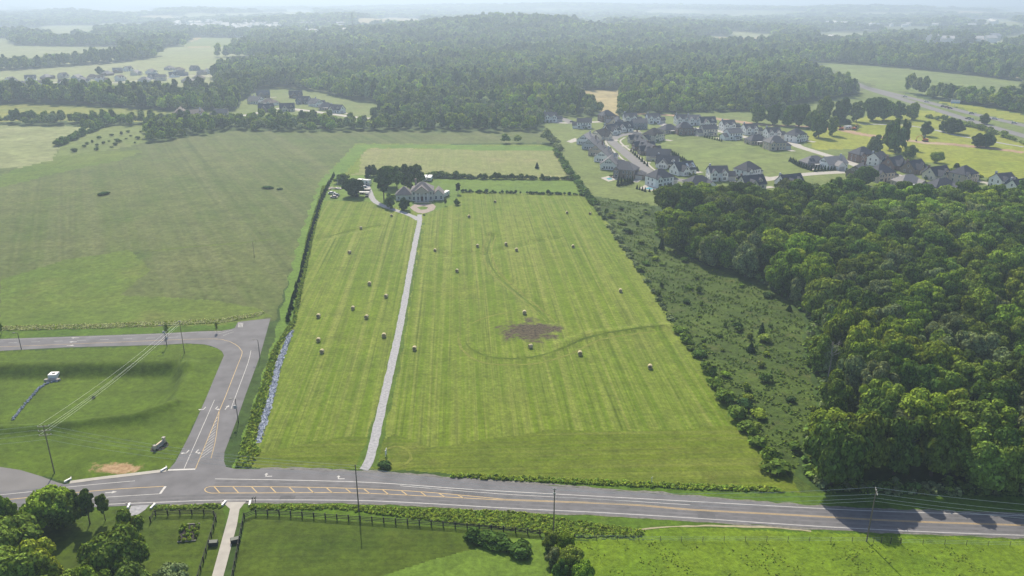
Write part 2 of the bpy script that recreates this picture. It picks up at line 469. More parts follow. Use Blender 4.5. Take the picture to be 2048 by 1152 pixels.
# ------------------------------------------------------------------ ground, cut into its fields
# (object name, label, material, outline in photograph pixels); later entries win
REG = [
 ('meadow', 'dull grey green unmown meadow left of the hay field', 'meadow', [(-900, 1000), (-900, 250), (0, 250), (300, 288), (440, 262), (1090, 263), (1105, 285), (715, 290), (640, 362), (550, 640), (530, 650), (470, 660), (0, 676), (-500, 690)]),
 ('meadow', None, 'meadow_green', [(-300, 655), (0, 640), (0, 560), (130, 520), (260, 500), (300, 540), (240, 590), (420, 600), (520, 618), (545, 632), (470, 650), (0, 664)]),
 ('meadow', None, 'meadow_green', [(0, 352), (110, 305), (160, 300), (290, 302), (240, 320), (120, 345), (0, 375)]),
 ('crop_field', 'pale green smooth crop field at the far left edge of the meadow', 'far_pale', [(-900, 252), (0, 250), (192, 253), (122, 288), (105, 320), (40, 335), (-900, 370)]),
 ('lawn', 'bright green mown lawn with a sunken basin beside the side road', 'lawn', [(-900, 700), (0, 703), (330, 690), (373, 687), (409, 689), (435, 697), (448, 711), (412, 797), (351, 924), (336, 938), (140, 966), (80, 952), (0, 935), (-900, 900)]),
 ('lawn', None, 'verge', [(-900, 690), (0, 662), (300, 655), (440, 650), (476, 644), (470, 656), (396, 663), (320, 667), (0, 679), (-900, 710)]),
 ('lawn', None, 'lawn_bare', [(140, 905), (330, 895), (335, 938), (150, 962)]),
 ('verge', 'grass verge and weedy ditch along the south side of the main road', 'verge', [(-900, 1100), (-200, 1050), (0, 1028), (180, 1011), (342, 1004), (450, 1002), (700, 1003), (1022, 1019), (1380, 1038), (1690, 1058), (2048, 1073), (2900, 1100), (2900, 1125), (2048, 1082), (1700, 1080), (1350, 1080), (1090, 1072), (700, 1040), (500, 1040), (-400, 1180)]),
 ('verge', None, 'pasture', [(1140, 1058), (1270, 1060), (1350, 1054), (1620, 1064), (1700, 1068), (2048, 1080), (2900, 1115), (2900, 1150), (2048, 1090), (1700, 1082), (1350, 1080), (1140, 1078)]),
 ('paddock', 'mown paddock inside the black board fence, its green darkened for cloud shade', 'paddock', [(400, 1400), (440, 1250), (467, 1152), (489, 1037), (509, 1029), (700, 1041), (1000, 1061), (1085, 1070), (1095, 1152), (1120, 1400)]),
 ('paddock', None, 'yard', [(640, 1400), (760, 1152), (900, 1110), (1000, 1080), (1085, 1076), (1100, 1152), (1120, 1400)]),
 ('pasture', 'bright yellow green tufted pasture below the wire fence', 'pasture', [(1130, 1400), (1100, 1152), (1110, 1080), (1350, 1080), (1700, 1082), (2048, 1088), (3000, 1120), (3200, 1500)]),
 ('lawn', None, 'paddock', [(-900, 1130), (0, 1045), (100, 1025), (300, 1015), (440, 1005), (455, 1030), (425, 1152), (400, 1250), (300, 1500), (-900, 1500)]),
 ('scrub', 'rough dark green scrub strip between hay field and woodland', 'scrub', [(1186, 390), (1310, 405), (1310, 480), (1400, 520), (1560, 590), (1612, 640), (1610, 700), (1650, 800), (1600, 880), (1600, 960), (1640, 985), (1590, 985), (1345, 645), (1245, 488)]),
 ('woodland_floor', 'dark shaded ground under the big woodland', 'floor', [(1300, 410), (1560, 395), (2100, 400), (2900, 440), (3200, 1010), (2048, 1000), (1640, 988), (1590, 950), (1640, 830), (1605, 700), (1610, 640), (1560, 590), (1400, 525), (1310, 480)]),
 ('verge', None, 'verge', [(1560, 985), (1640, 985), (2048, 992), (3200, 1015), (3200, 1070), (2048, 1030), (1741, 1020), (1587, 1010)]),
 ('verge', None, 'verge', [(452, 934), (480, 938), (760, 945), (1000, 960), (1300, 976), (1587, 990), (1640, 1000), (1587, 1012), (1348, 992), (1200, 980), (1000, 966), (760, 948), (478, 942)]),
 ('hay_field', 'striped yellow green mown hay field dotted with round bales', 'hay', [(466, 935), (500, 830), (560, 640), (640, 362), (712, 287), (1110, 290), (1245, 488), (1345, 645), (1600, 985), (1300, 974), (1000, 958), (820, 941)]),
 ('hay_field', None, 'hay_head', [(500, 935), (520, 905), (640, 880), (720, 870), (760, 880), (790, 868), (860, 895), (1100, 860), (1300, 862), (1480, 850), (1510, 855), (1600, 985), (1300, 974), (1000, 958), (820, 941)]),
 ('hay_field', None, 'hay_back', [(690, 352), (718, 345), (722, 310), (740, 296), (1105, 300), (1145, 358), (1000, 355), (880, 352), (850, 345), (740, 350)]),
 ('hay_field', None, 'lush', [(640, 362), (712, 289), (1108, 291), (1112, 301), (985, 302), (860, 296), (735, 296), (715, 318), (688, 350), (665, 365)]),
 ('hay_field', None, 'yard', [(868, 357), (1147, 361), (1166, 388), (930, 384), (880, 384)]),
 ('hay_field', None, 'yard', [(655, 372), (690, 352), (800, 345), (880, 365), (925, 382), (905, 410), (850, 428), (780, 412), (735, 402), (640, 400)]),
 ('hay_field', None, 'lush', [(466, 935), (500, 830), (545, 690), (600, 470), (640, 362), (664, 362), (640, 420), (600, 560), (585, 650), (545, 700), (508, 880), (520, 905), (500, 935)]),
 ('hay_field', None, 'fringe', [(712, 935), (743, 850), (762, 788), (783, 700), (802, 610), (817, 530), (829, 468), (833, 445), (847, 445), (843, 470), (833, 530), (820, 610), (805, 700), (788, 788), (770, 860), (756, 935)]),
 ('bare_patch', 'brown bare patch in the middle of the hay field', 'burn', [(960, 655), (1000, 625), (1060, 615), (1120, 628), (1165, 660), (1140, 700), (1060, 708), (980, 695)]),
 # beyond the back of the hay field
 ('crop_field', None, 'far_yellow', [(-900, 214), (0, 208), (60, 207), (205, 214), (335, 222), (332, 243), (0, 243), (-900, 250)]),
 ('scrub_field', 'scrubby rough field dotted with young bushes behind the meadow', 'suburb', [(192, 255), (285, 250), (300, 283), (262, 292), (150, 312), (112, 312), (122, 288)]),
 ('estate_ground', 'grass plots around the far housing estate', 'far_pale', [(-900, 160), (0, 143), (120, 134), (255, 124), (330, 112), (530, 116), (570, 126), (440, 140), (425, 160), (445, 190), (380, 193), (0, 193), (-900, 205)]),
 ('estate_ground', None, 'suburb', [(325, 242), (332, 222), (470, 222), (482, 205), (520, 180), (560, 176), (625, 182), (700, 200), (770, 208), (745, 236), (1050, 240), (1050, 247), (700, 247), (600, 240), (440, 244)]),
 ('crop_field', None, 'far_pale', [(-300, 110), (40, 92), (240, 94), (240, 119), (120, 128), (0, 137), (-300, 158)]),
 ('crop_field', None, 'far_tan', [(1136, 182), (1248, 180), (1244, 205), (1234, 238), (1203, 238), (1200, 222), (1175, 216), (1140, 212)]),
 ('estate_ground', None, 'suburb', [(1088, 264), (1088, 232), (1205, 234), (1345, 227), (1500, 223), (1600, 208), (1700, 194), (1748, 172), (1850, 199), (1900, 212), (2048, 246), (3000, 470), (3000, 440), (2100, 405), (1560, 400), (1310, 412), (1186, 392), (1110, 290)]),
 ('open_field', 'yellow green field right of the new houses', 'yellowish', [(1630, 300), (1600, 265), (1680, 250), (1850, 248), (2048, 285), (2700, 440), (2700, 470), (2048, 372), (1930, 345), (1800, 310), (1700, 298)]),
 ('open_field', None, 'far_green', [(1310, 285), (1400, 268), (1480, 282), (1590, 300), (1650, 330), (1500, 345), (1420, 340), (1370, 335)]),
 ('open_field', None, 'yellowish', [(1680, 252), (1780, 215), (1870, 222), (2048, 290), (2700, 450), (2700, 430), (2048, 300), (1850, 250)]),
 ('crop_field', None, 'far_green', [(1628, 124), (1720, 130), (1820, 138), (1930, 150), (2048, 164), (2048, 200), (1980, 206), (1900, 198), (1780, 180), (1700, 156)]),
 ('crop_field', None, 'yellowish', [(1470, 158), (1520, 163), (1530, 173), (1475, 172)]),
 ('crop_field', None, 'yellowish', [(1870, 203), (1950, 211), (2048, 229), (2300, 280), (2300, 300), (2048, 246), (1940, 222)]),
 ('crop_field', None, 'far_tan', [(1615, 94), (1720, 97), (1830, 97), (1820, 84), (1960, 90), (2048, 104), (2300, 120), (2300, 130), (2048, 114), (1900, 106), (1700, 105), (1620, 99)]),
 ('crop_field', None, 'far_pale', [(1940, 77), (2048, 64), (2300, 50), (2300, 70), (2048, 80), (1990, 85)]),
 ('crop_field', None, 'far_pale', [(1612, 68), (1700, 65), (1735, 75), (1640, 77)]),
 ('crop_field', None, 'far_pale', [(1450, 62), (1540, 67), (1550, 73), (1470, 68)]),
 ('crop_field', None, 'far_tan', [(1945, 137), (2048, 141), (2300, 155), (2300, 172), (2048, 160), (1980, 146)]),
 ('crop_field', None, 'far_tan', [(1150, 46), (1188, 29), (1196, 33), (1184, 42), (1245, 56), (1200, 54)]),
 ('crop_field', None, 'far_tan', [(708, 40), (780, 35), (850, 38), (842, 45), (720, 47)]),
 ('crop_field', None, 'far_pale', [(300, 99), (340, 93), (460, 92), (500, 98), (420, 101)]),
 ('crop_field', None, 'far_tan', [(100, 68), (145, 69), (150, 76), (105, 76)]),
 ('crop_field', None, 'far_tan', [(165, 62), (195, 63), (190, 68), (165, 68)]),
]
frs = random.Random(21)
for k in range(62):
    py = frs.choice([16, 20, 24, 28, 34, 40, 48, 56, 66, 78]) + frs.uniform(-2, 2)
    px = frs.uniform(-200, 2250)
    if 640 < px < 1330 and py > 22: continue
    wd, ht = frs.uniform(25, 85), frs.uniform(1.2, 2.6) * (0.5 + py / 50)
    REG.append(('distant_field', 'pale fields scattered between the distant woods', frs.choice(['far_pale', 'far_tan', 'far_green', 'far_pale']),
                [(px - wd, py + frs.uniform(-.5, .5)), (px - wd * .4, py - ht), (px + wd * .7, py - ht * .8), (px + wd, py + .3), (px + wd * .3, py + ht * .9), (px - wd * .6, py + ht)]))
def opened(n, p):
    '''far clearings reach nearer than they show: the trees in front hide their near side'''
    if n not in ('crop_field', 'distant_field') or max(q[1] for q in p) > 116: return p
    c = sum(q[1] for q in p) / len(p)
    return [(x, y + (4 + y * .09 if y > c else 0)) for x, y in p]
REGW = [(n, l, m, WP(opened(n, p))) for n, l, m, p in REG]
# clearings where no far wood grows: every region listed from the first far field on, plus the near ones
def clear_of(x, y, names=None):
    c = np.zeros(np.shape(x), bool)
    for n, l, m, p in REGW:
        if n == 'woodland_floor': continue
        c |= inside(x, y, p)
    return c

def build_ground():
    az = np.radians(np.arange(-50, 50.001, 0.1))
    dep = np.radians(np.arange(46, 1.35, -0.085))
    r = np.concatenate([CAM_H / np.tan(dep), CAM_H / math.tan(R(1.35)) * 1.055 ** np.arange(1, 34)])
    AZ, RR = np.meshgrid(az, r)
    X, Y = RR * np.sin(AZ), RR * np.cos(AZ)
    Z = hgt(X, Y)
    ny, nx = X.shape
    V = np.stack([X.ravel(), Y.ravel(), Z.ravel()], 1)
    i = np.arange(ny - 1)[:, None] * nx + np.arange(nx - 1)[None, :]
    i = i.ravel()
    F = np.stack([i, i + 1, i + nx + 1, i + nx], 1)
    C = V[F].mean(1)
    # ragged edges: jitter the test point a little so that borders are not ruled lines
    jx = np.sin(C[:, 0] * 0.9 + C[:, 1] * 0.5) + np.sin(C[:, 0] * 0.23 - C[:, 1] * 0.31)
    jy = np.sin(C[:, 1] * 0.8 - C[:, 0] * 0.6) + np.sin(C[:, 1] * 0.21 + C[:, 0] * 0.27)
    s = np.clip(np.hypot(C[:, 0], C[:, 1]) / 900, 0.15, 3.0)
    cx, cy = C[:, 0] + jx * s * 0.9, C[:, 1] + jy * s * 0.9
    own = np.full(len(F), -1)
    for k, (n, l, m, p) in enumerate(REGW):
        own[inside(cx, cy, p)] = k
    names = ['ground'] + list(dict.fromkeys(n for n, *_ in REGW))
    labels = {n: l for n, l, *_ in REGW if l}
    labels['ground'] = 'rolling ground under the far woods out to the horizon'
    labels.setdefault('scrub_field', 'scrubby rough field')
    for nm in names:
        ks = [k for k, q in enumerate(REGW) if q[0] == nm] if nm != 'ground' else [-1]
        sel = np.isin(own, ks)
        if not sel.any(): continue
        f = F[sel]
        mats = ['floor'] if nm == 'ground' else list(dict.fromkeys(REGW[k][2] for k in ks))
        fm = np.zeros(len(f), int)
        if nm != 'ground':
            oo = own[sel]
            for k in ks: fm[oo == k] = mats.index(REGW[k][2])
        u, inv = np.unique(f, return_inverse=True)
        vv, ff = V[u], inv.reshape(f.shape)
        if nm == 'ground':      # the rest of the circle round the camera, coarse
            a2 = np.radians(np.linspace(50, 310, 60))
            r2 = np.concatenate([[0.0], r[::40], r[-1:]])
            A2, B2 = np.meshgrid(a2, r2)
            xx, yy = B2 * np.sin(A2), B2 * np.cos(A2)
            v2 = np.stack([xx.ravel(), yy.ravel(), hgt(xx, yy).ravel() - 0.0], 1)
            n2 = len(a2)
            q = (np.arange(len(r2) - 1)[:, None] * n2 + np.arange(n2 - 1)[None, :]).ravel()
            f2 = np.stack([q, q + 1, q + n2 + 1, q + n2], 1) + len(vv)
            # the small sector right under the camera
            a3 = np.radians(np.linspace(-50, 50, 21))
            v3 = [(0, 0, 0)] + [(r[0] * math.sin(t), r[0] * math.cos(t), 0) for t in a3]
            base3 = len(vv) + len(v2)
            f3 = np.array([(base3, base3 + j + 2, base3 + j + 1, base3) for j in range(0, 20)])
            vv = np.concatenate([vv, v2, np.array(v3)])
            t3 = [(base3, base3 + j + 2, base3 + j + 1) for j in range(0, 20)]
            ff = np.concatenate([ff, f2])
            fm = np.zeros(len(ff), int)
            fm = (vv[ff].mean(1)[:, 1] > 1000).astype(int)
            me = np_mesh(nm, vv, ff, [M['floor'], M['glade']], fm, True)
            link(nm, me)
            tag(bpy.data.objects[nm], labels[nm], 'ground', None, 'structure')
            continue
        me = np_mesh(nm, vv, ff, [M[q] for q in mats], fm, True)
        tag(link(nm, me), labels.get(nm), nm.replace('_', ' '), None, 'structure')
build_ground()

# ------------------------------------------------------------------ flat sheets: roads, drives, markings
def smooth_line(pts, step=2.0):
    """Catmull-Rom through world points"""
    P = [np.array(p, float) for p in pts]
    P = [2 * P[0] - P[1]] + P + [2 * P[-1] - P[-2]]
    out = []
    for i in range(1, len(P) - 2):
        n = max(2, int(np.linalg.norm(P[i + 1] - P[i]) / step))
        for k in range(n):
            t = k / n
            out.append(0.5 * ((2 * P[i]) + (-P[i - 1] + P[i + 1]) * t + (2 * P[i - 1] - 5 * P[i] + 4 * P[i + 1] - P[i + 2]) * t * t + (-P[i - 1] + 3 * P[i] - 3 * P[i + 1] + P[i + 2]) * t ** 3))
    out.append(P[-2])
    return out

def strip(mb, pts, wd, z, mi=0, wobble=0.0):
    """ribbon along world points lying z above the terrain"""
    pts = [np.array(p, float) for p in pts]
    vs = []
    for i, p in enumerate(pts):
        d = pts[min(i + 1, len(pts) - 1)] - pts[max(i - 1, 0)]
        d = d / (np.linalg.norm(d) + 1e-9)
        nrm = np.array([-d[1], d[0]])
        ww = wd(i / max(1, len(pts) - 1)) if callable(wd) else wd
        a = ww / 2 + wobble * (rnd.random() - 0.5)
        b = ww / 2 + wobble * (rnd.random() - 0.5)
        for q in (p + nrm * a, p - nrm * b):
            vs.append((q[0], q[1], float(hgt(q[0], q[1])) + z))
    fs = [(2 * i, 2 * i + 1, 2 * i + 3, 2 * i + 2) for i in range(len(pts) - 1)]
    mb.add(vs, fs, mi)

def sheet(name, poly_px, z, mat, label=None, cat=None, kind='structure', world=False):
    poly = poly_px if world else W0(poly_px)
    v = [Vector((x, y, z)) for x, y in poly]
    tris = tessellate_polygon([v])
    fs = []
    for t in tris:
        a, b, c = (v[k] for k in t)
        fs.append(tuple(t) if (b - a).cross(c - a).z > 0 else (t[0], t[2], t[1]))
    o = link(name, np_mesh(name, v, fs, [mat]))
    return tag(o, label, cat, None, kind)

NORTH = [(470, 938), (620, 940), (760, 946), (1000, 964), (1200, 979), (1348, 991), (1587, 1011), (1741, 1019), (2048, 1029), (3000, 1060)]
SOUTH = [(3000, 1104), (2048, 1075), (1690, 1060), (1380, 1040), (1193, 1029), (1022, 1021), (850, 1011), (700, 1005), (450, 1004), (342, 1008), (180, 1015), (0, 1031), (-300, 1066), (-900, 1130)]
sheet('main_road', NORTH + SOUTH + [(-900, 1060), (-300, 1010), (0, 984), (60, 978), (140, 967), (250, 952), (336, 941), (400, 936), (452, 934)], 0.045, M['asphalt'],
      'grey asphalt main road with painted markings crossing the foreground', 'road')
sheet('side_road', [(336, 941), (351, 924), (380, 868), (412, 797), (430, 753), (448, 711), (444, 703), (435, 697), (422, 692), (409, 689), (373, 687), (320, 690), (130, 695), (0, 702), (-300, 715), (-900, 740),
                    (-900, 700), (-300, 688), (0, 678), (320, 667), (396, 663), (443, 662), (460, 659), (470, 656), (476, 644), (529, 638), (541, 637), (520, 712), (490, 793), (478, 828), (458, 881), (449, 905), (448, 922), (452, 934), (400, 936)], 0.041, M['asphalt'],
      'grey asphalt side road curving up from the junction to the left', 'road')
sheet('side_street', [(-900, 905), (0, 934), (40, 940), (80, 952), (115, 965), (142, 972), (60, 979), (0, 985), (-900, 1058)], 0.037, M['asphalt_old'],
      'pale asphalt street mouth at the left edge joining the main road', 'road')
sheet('farm_drive', [(440, 1004), (492, 1004), (487, 1009), (479, 1019), (474, 1050), (447, 1152), (380, 1400), (350, 1400), (424, 1152), (457, 1032), (460, 1018), (450, 1009)], 0.05, M['concrete'],
      'pale concrete drive running down between the two board fences', 'drive')
sheet('gravel_patch', [(262, 1012), (300, 1009), (290, 1020), (275, 1030), (262, 1032), (258, 1022)], 0.03, M['gravel'], 'small gravel patch beside the road at the corner of the board fence', 'gravel')
sheet('dirt_track', [(66, 1032), (88, 1028), (84, 1050), (70, 1072), (50, 1076), (56, 1056)], 0.03, M['gravel'], 'short gravel track beside the roadside trees', 'track')
mb = MB()
strip(mb, smooth_line(W0([(727, 940), (737, 925), (752, 868), (770, 788), (790, 700), (808, 610), (822, 530), (834, 468), (839, 444), (839, 429)])), 2.5, 0.05, wobble=0.25)
tag(mb.build('gravel_drive', M['gravel']), 'pale gravel drive running straight up through the hay field', 'drive', None, 'structure')
mb = MB()
strip(mb, smooth_line(W0([(837, 440), (828, 434), (805, 425), (780, 417), (760, 409), (748, 401), (742, 392), (738, 380), (732, 368)])), 3.4, 0.045, wobble=0.4)
tag(mb.build('yard_track', M['gravel']), 'curved gravel track branching off to the parked vehicles', 'track', None, 'structure')
mb = MB()
strip(mb, smooth_line(W0([(140, 965), (200, 957), (260, 950), (333, 941)])), 1.3, 0.10)
tag(mb.build('pavement', M['concrete']), 'pale concrete kerb strip between lawn and main road', 'pavement', None, 'structure')
mb = MB()
strip(mb, smooth_line(W0([(1160, 1057), (1260, 1060), (1340, 1054), (1430, 1052), (1540, 1055), (1622, 1062)])), lambda t: 0.55, 0.04, wobble=0.35)
tag(mb.build('footpath', M['path']), 'narrow worn path in the grass between road and pasture', 'path', None, 'structure')

# riprap channel down the left edge of the hay field
mb = MB()
rp = smooth_line(W0([(584, 661), (572, 690), (556, 735), (543, 790), (530, 835), (516, 886)]), 1.0)
strip(mb, rp, lambda t: 1.8 * (0.5 + 0.5 * min(1, (1 - abs(2 * t - 1)) * 6)), 0.06, wobble=0.9)
for k in range(1500):
    i = rnd.randrange(len(rp) - 1)
    p = rp[i] + np.array([rnd.uniform(-1.0, 1.0), rnd.uniform(-.6, .6)])
    q = rnd.uniform(.10, .24)
    a = rnd.random() * 6
    vs = [(p[0] + q * math.cos(a + t) * rnd.uniform(.7, 1.1), p[1] + q * math.sin(a + t) * rnd.uniform(.7, 1.1), 0.05) for t in (0, 1.57, 3.14, 4.71)]
    mb.add(vs + [(p[0], p[1], 0.05 + q * .9)], [(0, 1, 4), (1, 2, 4), (2, 3, 4), (3, 0, 4)])
tag(mb.build('riprap_channel', M['riprap']), 'long strip of blue grey riprap stones down the left edge of the hay field', 'riprap', None, 'stuff')

# tracks worn into the mown grass: swaths bending round the swale and the bare patch
M['track_pale'] = grass('pale_swath', (0.19, 0.215, 0.04), (0.15, 0.185, 0.025), None, 0.1, 0.9)
M['track_dark'] = grass('dark_swath', (0.082, 0.130, 0.010), (0.108, 0.155, 0.013), None, 0.1, 0.9)
tp_, td_ = MB(), MB()
def swath(mb, px, wd, z): strip(mb, smooth_line(W0(px), 1.5), lambda t: wd * min(1, 8 * t, 8 * (1 - t)) + .05, z, wobble=.35)
for dx in (0, 9, 17):
    swath(td_ if dx == 9 else tp_, [(975 + dx, 465), (966 + dx, 505), (985 + dx, 545), (1030 + dx, 585), (1075 + dx, 622), (1100 + dx, 648)], .8, .03)
swath(td_, [(930, 672), (938, 695), (985, 716), (1060, 716), (1120, 700), (1180, 675), (1260, 661), (1340, 652)], .8, .03)
swath(tp_, [(915, 660), (925, 700), (975, 727), (1070, 727), (1140, 708), (1200, 680), (1270, 668), (1345, 660)], .9, .035)
swath(tp_, [(940, 650), (975, 634), (1030, 622)], .7, .035)
swath(td_, [(850, 505), (890, 512), (990, 500), (1110, 476), (1140, 466)], .7, .03)
swath(tp_, [(630, 484), (700, 465), (765, 453)], .8, .03)
swath(td_, [(632, 479), (700, 460), (762, 449)], .6, .035)
swath(td_, [(285, 504), (340, 498), (400, 492), (480, 486), (565, 476)], 1.3, .03)
swath(td_, [(0, 410), (60, 405), (150, 388), (250, 372)], 1.2, .05)
swath(td_, [(290, 303), (240, 303), (170, 306), (110, 330), (60, 350)], 2.2, .05)
swath(tp_, [(762, 905), (790, 893), (815, 900), (822, 918), (800, 934)], .7, .04)
tag(tp_.build('mown_swath', M['track_pale']), 'pale curved swaths and wheel tracks worn into the hay field', 'track', None, 'structure')
tag(td_.build('mown_swath', M['track_dark']), 'darker curved swaths around the swale and the bare patch', 'track', None, 'structure')

M['tyre_wear'] = simple('tyre_wear', (0.112, 0.111, 0.117), 0.85, var=0.2, scale=0.5)
M['patch'] = simple('road_patch', (0.095, 0.095, 0.10), 0.9, var=0.15, scale=0.6)
tw, gs, pa_ = MB(), MB(), MB()
def between(A, B, f, x0, x1, n=40):
    xs = np.linspace(x0, x1, n)
    a, b = np.interp(xs, [p[0] for p in A], [p[1] for p in A]), np.interp(xs, [p[0] for p in B], [p[1] for p in B])
    return W0([(x, y0 * (1 - f) + y1 * f) for x, y0, y1 in zip(xs, a, b)])
e_s = [(-300, 1055), (0, 1026), (180, 1011), (342, 1004), (450, 1000.5), (700, 1001), (850, 1007), (1022, 1017), (1193, 1025), (1380, 1036), (1690, 1056), (2048, 1071), (2600, 1090)]
c_s = [(-300, 1035), (0, 1006), (180, 997), (342, 988), (450, 986), (700, 986), (844, 992), (1005, 1000), (1250, 1009), (1380, 1019.5), (1604, 1031), (1792, 1042), (2048, 1051), (2600, 1070)]
e_n = [(430, 958), (600, 961), (755, 966), (940, 979), (1160, 991), (1380, 1003), (1570, 1013.5), (1741, 1022), (2048, 1032), (2600, 1050)]
c_n = [(430, 973), (560, 974), (700, 977), (844, 984), (1005, 998), (1250, 1008), (1380, 1018.6), (1604, 1030.5), (1792, 1041), (2048, 1050), (2600, 1068)]
for f in (.28, .70):
    strip(tw, between(e_s, c_s, f, -300, 2600), .75, .051, wobble=.25)
    strip(tw, between(e_n, c_n, f, 430, 2600), .75, .051, wobble=.25)
strip(pa_, between(e_s, c_s, .5, 1395, 1430, 6), 3.0, .053)
strip(pa_, between(e_n, c_n, .45, 905, 960, 6), 2.6, .053)
strip(pa_, between(e_s, c_s, .35, 560, 590, 6), 1.6, .053)
strip(gs, smooth_line(W0([(340, 1009), (450, 1005), (700, 1006), (850, 1012), (1022, 1022), (1193, 1030), (1380, 1041), (1690, 1061), (2048, 1076), (2600, 1094)])), 0.6, .028, wobble=.6)
strip(gs, smooth_line(W0([(520, 937.5), (620, 939), (760, 945), (1000, 962.5), (1200, 977), (1348, 989), (1587, 1010), (1741, 1018), (2048, 1028), (2600, 1047)])), 1.0, .028, wobble=.9)
tag(tw.build('road_wear', M['tyre_wear']), 'darker tyre worn wheel paths along the main road lanes', 'road', None, 'structure')
tag(pa_.build('road_patch', M['patch']), 'dark asphalt repair patches on the main road', 'road', None, 'structure')
tag(gs.build('road_shoulder', M['shoulder']), 'ragged gravel shoulders along the main road', 'road', None, 'structure')

# painted markings
wm, ym = MB(), MB()
ZM = 0.06
def line(mb, px, wd=0.16, z=ZM, sm=True):
    p = W0(px)
    strip(mb, smooth_line(p, 3.0) if sm and len(p) > 2 else p, wd, z)
SL = [(-900, 1125), (-200, 1050), (0, 1026), (180, 1011), (342, 1004), (450, 1000.5), (700, 1001), (850, 1007), (1022, 1017), (1193, 1025), (1380, 1036), (1690, 1056), (2048, 1071), (3000, 1100)]
line(wm, SL, 0.2)
line(wm, [(430, 958), (600, 961), (755, 966), (940, 979), (1160, 991), (1380, 1003), (1570, 1013.5), (1741, 1022), (2048, 1032), (3000, 1063)], 0.2)
line(wm, [(800, 972), (1000, 988), (1200, 999), (1380, 1010)], 0.15)
line(wm, [(-900, 1075), (0, 990), (85, 980), (180, 970), (270, 962)], 0.18)
line(wm, [(222, 994), (320, 988)], 0.18)
line(wm, [(120, 1003), (222, 994)], 0.18)
line(wm, [(331, 973), (320, 988)], 0.55)
line(wm, [(336, 940.5), (391, 938.5)], 0.6)
line(wm, [(429, 800), (368, 938)], 0.14)
line(wm, [(502, 701), (496, 726), (470, 796), (462, 818)], 0.14)
for k in range(4):
    line(wm, [(478 + k * 2.6, 646), (476.5 + k * 2.6, 655)], 0.16)
for k in range(14):
    x = -260 + k * 46
    y = 686.5 - (x) * (10.9 / 320)
    line(wm, [(x, y), (x + 18, y - 0.6)], 0.14)
line(wm, [(-900, 700), (0, 679.5), (320, 668.5), (396, 664.5), (443, 663.5)], 0.10)
line(wm, [(437, 668), (452, 664), (466, 660)], 0.12)
line(wm, [(446, 672), (458, 667), (468, 664)], 0.12)
line(ym, [(-900, 730), (-300, 705), (0, 694), (320, 681), (390, 678.5), (443, 679), (471, 689), (482, 700), (484, 708), (474, 734), (449, 798), (439, 821), (391, 938)], 0.16)
line(ym, [(439, 821), (434, 860), (430, 886), (422, 917)], 0.13)
for k in range(13):
    t = (k + 1) / 14
    ax, ay = 438 + (396 - 438) * t, 824 + (926 - 824) * t
    bx, by = 437.5 + (424 - 437.5) * t, 822 + (906 - 822) * t
    line(wm, [(ax, ay), (bx, by)], 0.13)
line(ym, [(-900, 1090), (0, 1001), (68, 994), (212, 980), (328, 973)], 0.2)
top_l = [(422, 973.2), (560, 974), (700, 977), (844, 984), (1005, 998.5)]
bot_l = [(422, 986.5), (560, 986), (700, 986), (844, 992), (1005, 1000.5)]
line(ym, top_l, 0.2); line(ym, bot_l, 0.2)
line(ym, [(422, 973.2), (413, 975.5), (409.5, 979.5), (413, 984), (422, 986.5)], 0.2)
line(ym, [(1005, 998.7), (1250, 1008), (1380, 1018.6), (1604, 1030.5), (1792, 1041), (2048, 1050), (3000, 1080)], 0.15)
line(ym, [(1005, 1000.4), (1250, 1010), (1380, 1020.4), (1604, 1032.3), (1792, 1042.8), (2048, 1051.8), (3000, 1082)], 0.15)
def yl(L_, x):
    xs, ys = [p[0] for p in L_], [p[1] for p in L_]
    return float(np.interp(x, xs, ys))
for k in range(14):
    x = 428 + k * 37.5
    if x < 950: line(ym, [(x, yl(top_l, x)), (x + 12, yl(bot_l, x + 12))], 0.22)
def arrow(px, py, ang, turn, s=1.0):
    """pavement arrow; ang is the heading from +Y (deg), turn -1 left, 1 right, 0 straight"""
    x, y = G0(px, py)
    Mx = Matrix.Translation((x, y, ZM)) @ Matrix.Rotation(R(-ang), 4, 'Z')
    if turn:
        ps = [(-.15, -1.3), (.15, -1.3), (.15, .2), (.9 * turn, .75), (.9 * turn, 1.15), (1.6 * turn, .55), (.9 * turn, -.05), (.9 * turn, .35), (.3 * turn, -.1), (-.15, .1)]
        polys = [[(-.16, -1.3), (.16, -1.3), (.16, .6), (-.16, .6)], [(0, .25), (.95 * turn, .45), (.95 * turn, .75), (0, .6)], [(.9 * turn, .05), (1.7 * turn, .6), (.9 * turn, 1.15)]]
    else:
        polys = [[(-.16, -1.5), (.16, -1.5), (.16, .4), (-.16, .4)], [(-.6, .3), (.6, .3), (0, 1.6)]]
    for p in polys:
        if sum(p[i][0] * p[(i + 1) % len(p)][1] - p[(i + 1) % len(p)][0] * p[i][1] for i in range(len(p))) < 0: p = p[::-1]
        wm.add([Mx @ Vector((a * s, b * s, 0)) for a, b in p], [tuple(range(len(p)))])
for (ax, ay, ag, tn) in [(408, 818, 186, 1), (432, 817, 186, -1), (374, 905, 186, 1), (393, 904, 186, -1), (535, 953, 268, 1), (680, 958, 268, 1), (222, 985, 80, 0), (454, 815, 6, 0), (150, 676, 270, 0), (146, 684, 270, 0), (141, 691, 90, 0)]:
    arrow(ax, ay, ag, tn, 0.85)
tag(wm.build('road_marking', M['paint_white']), 'white painted edge lines, arrows and stop bars on the roads', 'road marking', None, 'structure')
tag(ym.build('road_marking', M['paint_yellow']), 'yellow painted centre lines and hatched median on the roads', 'road marking', None, 'structure')
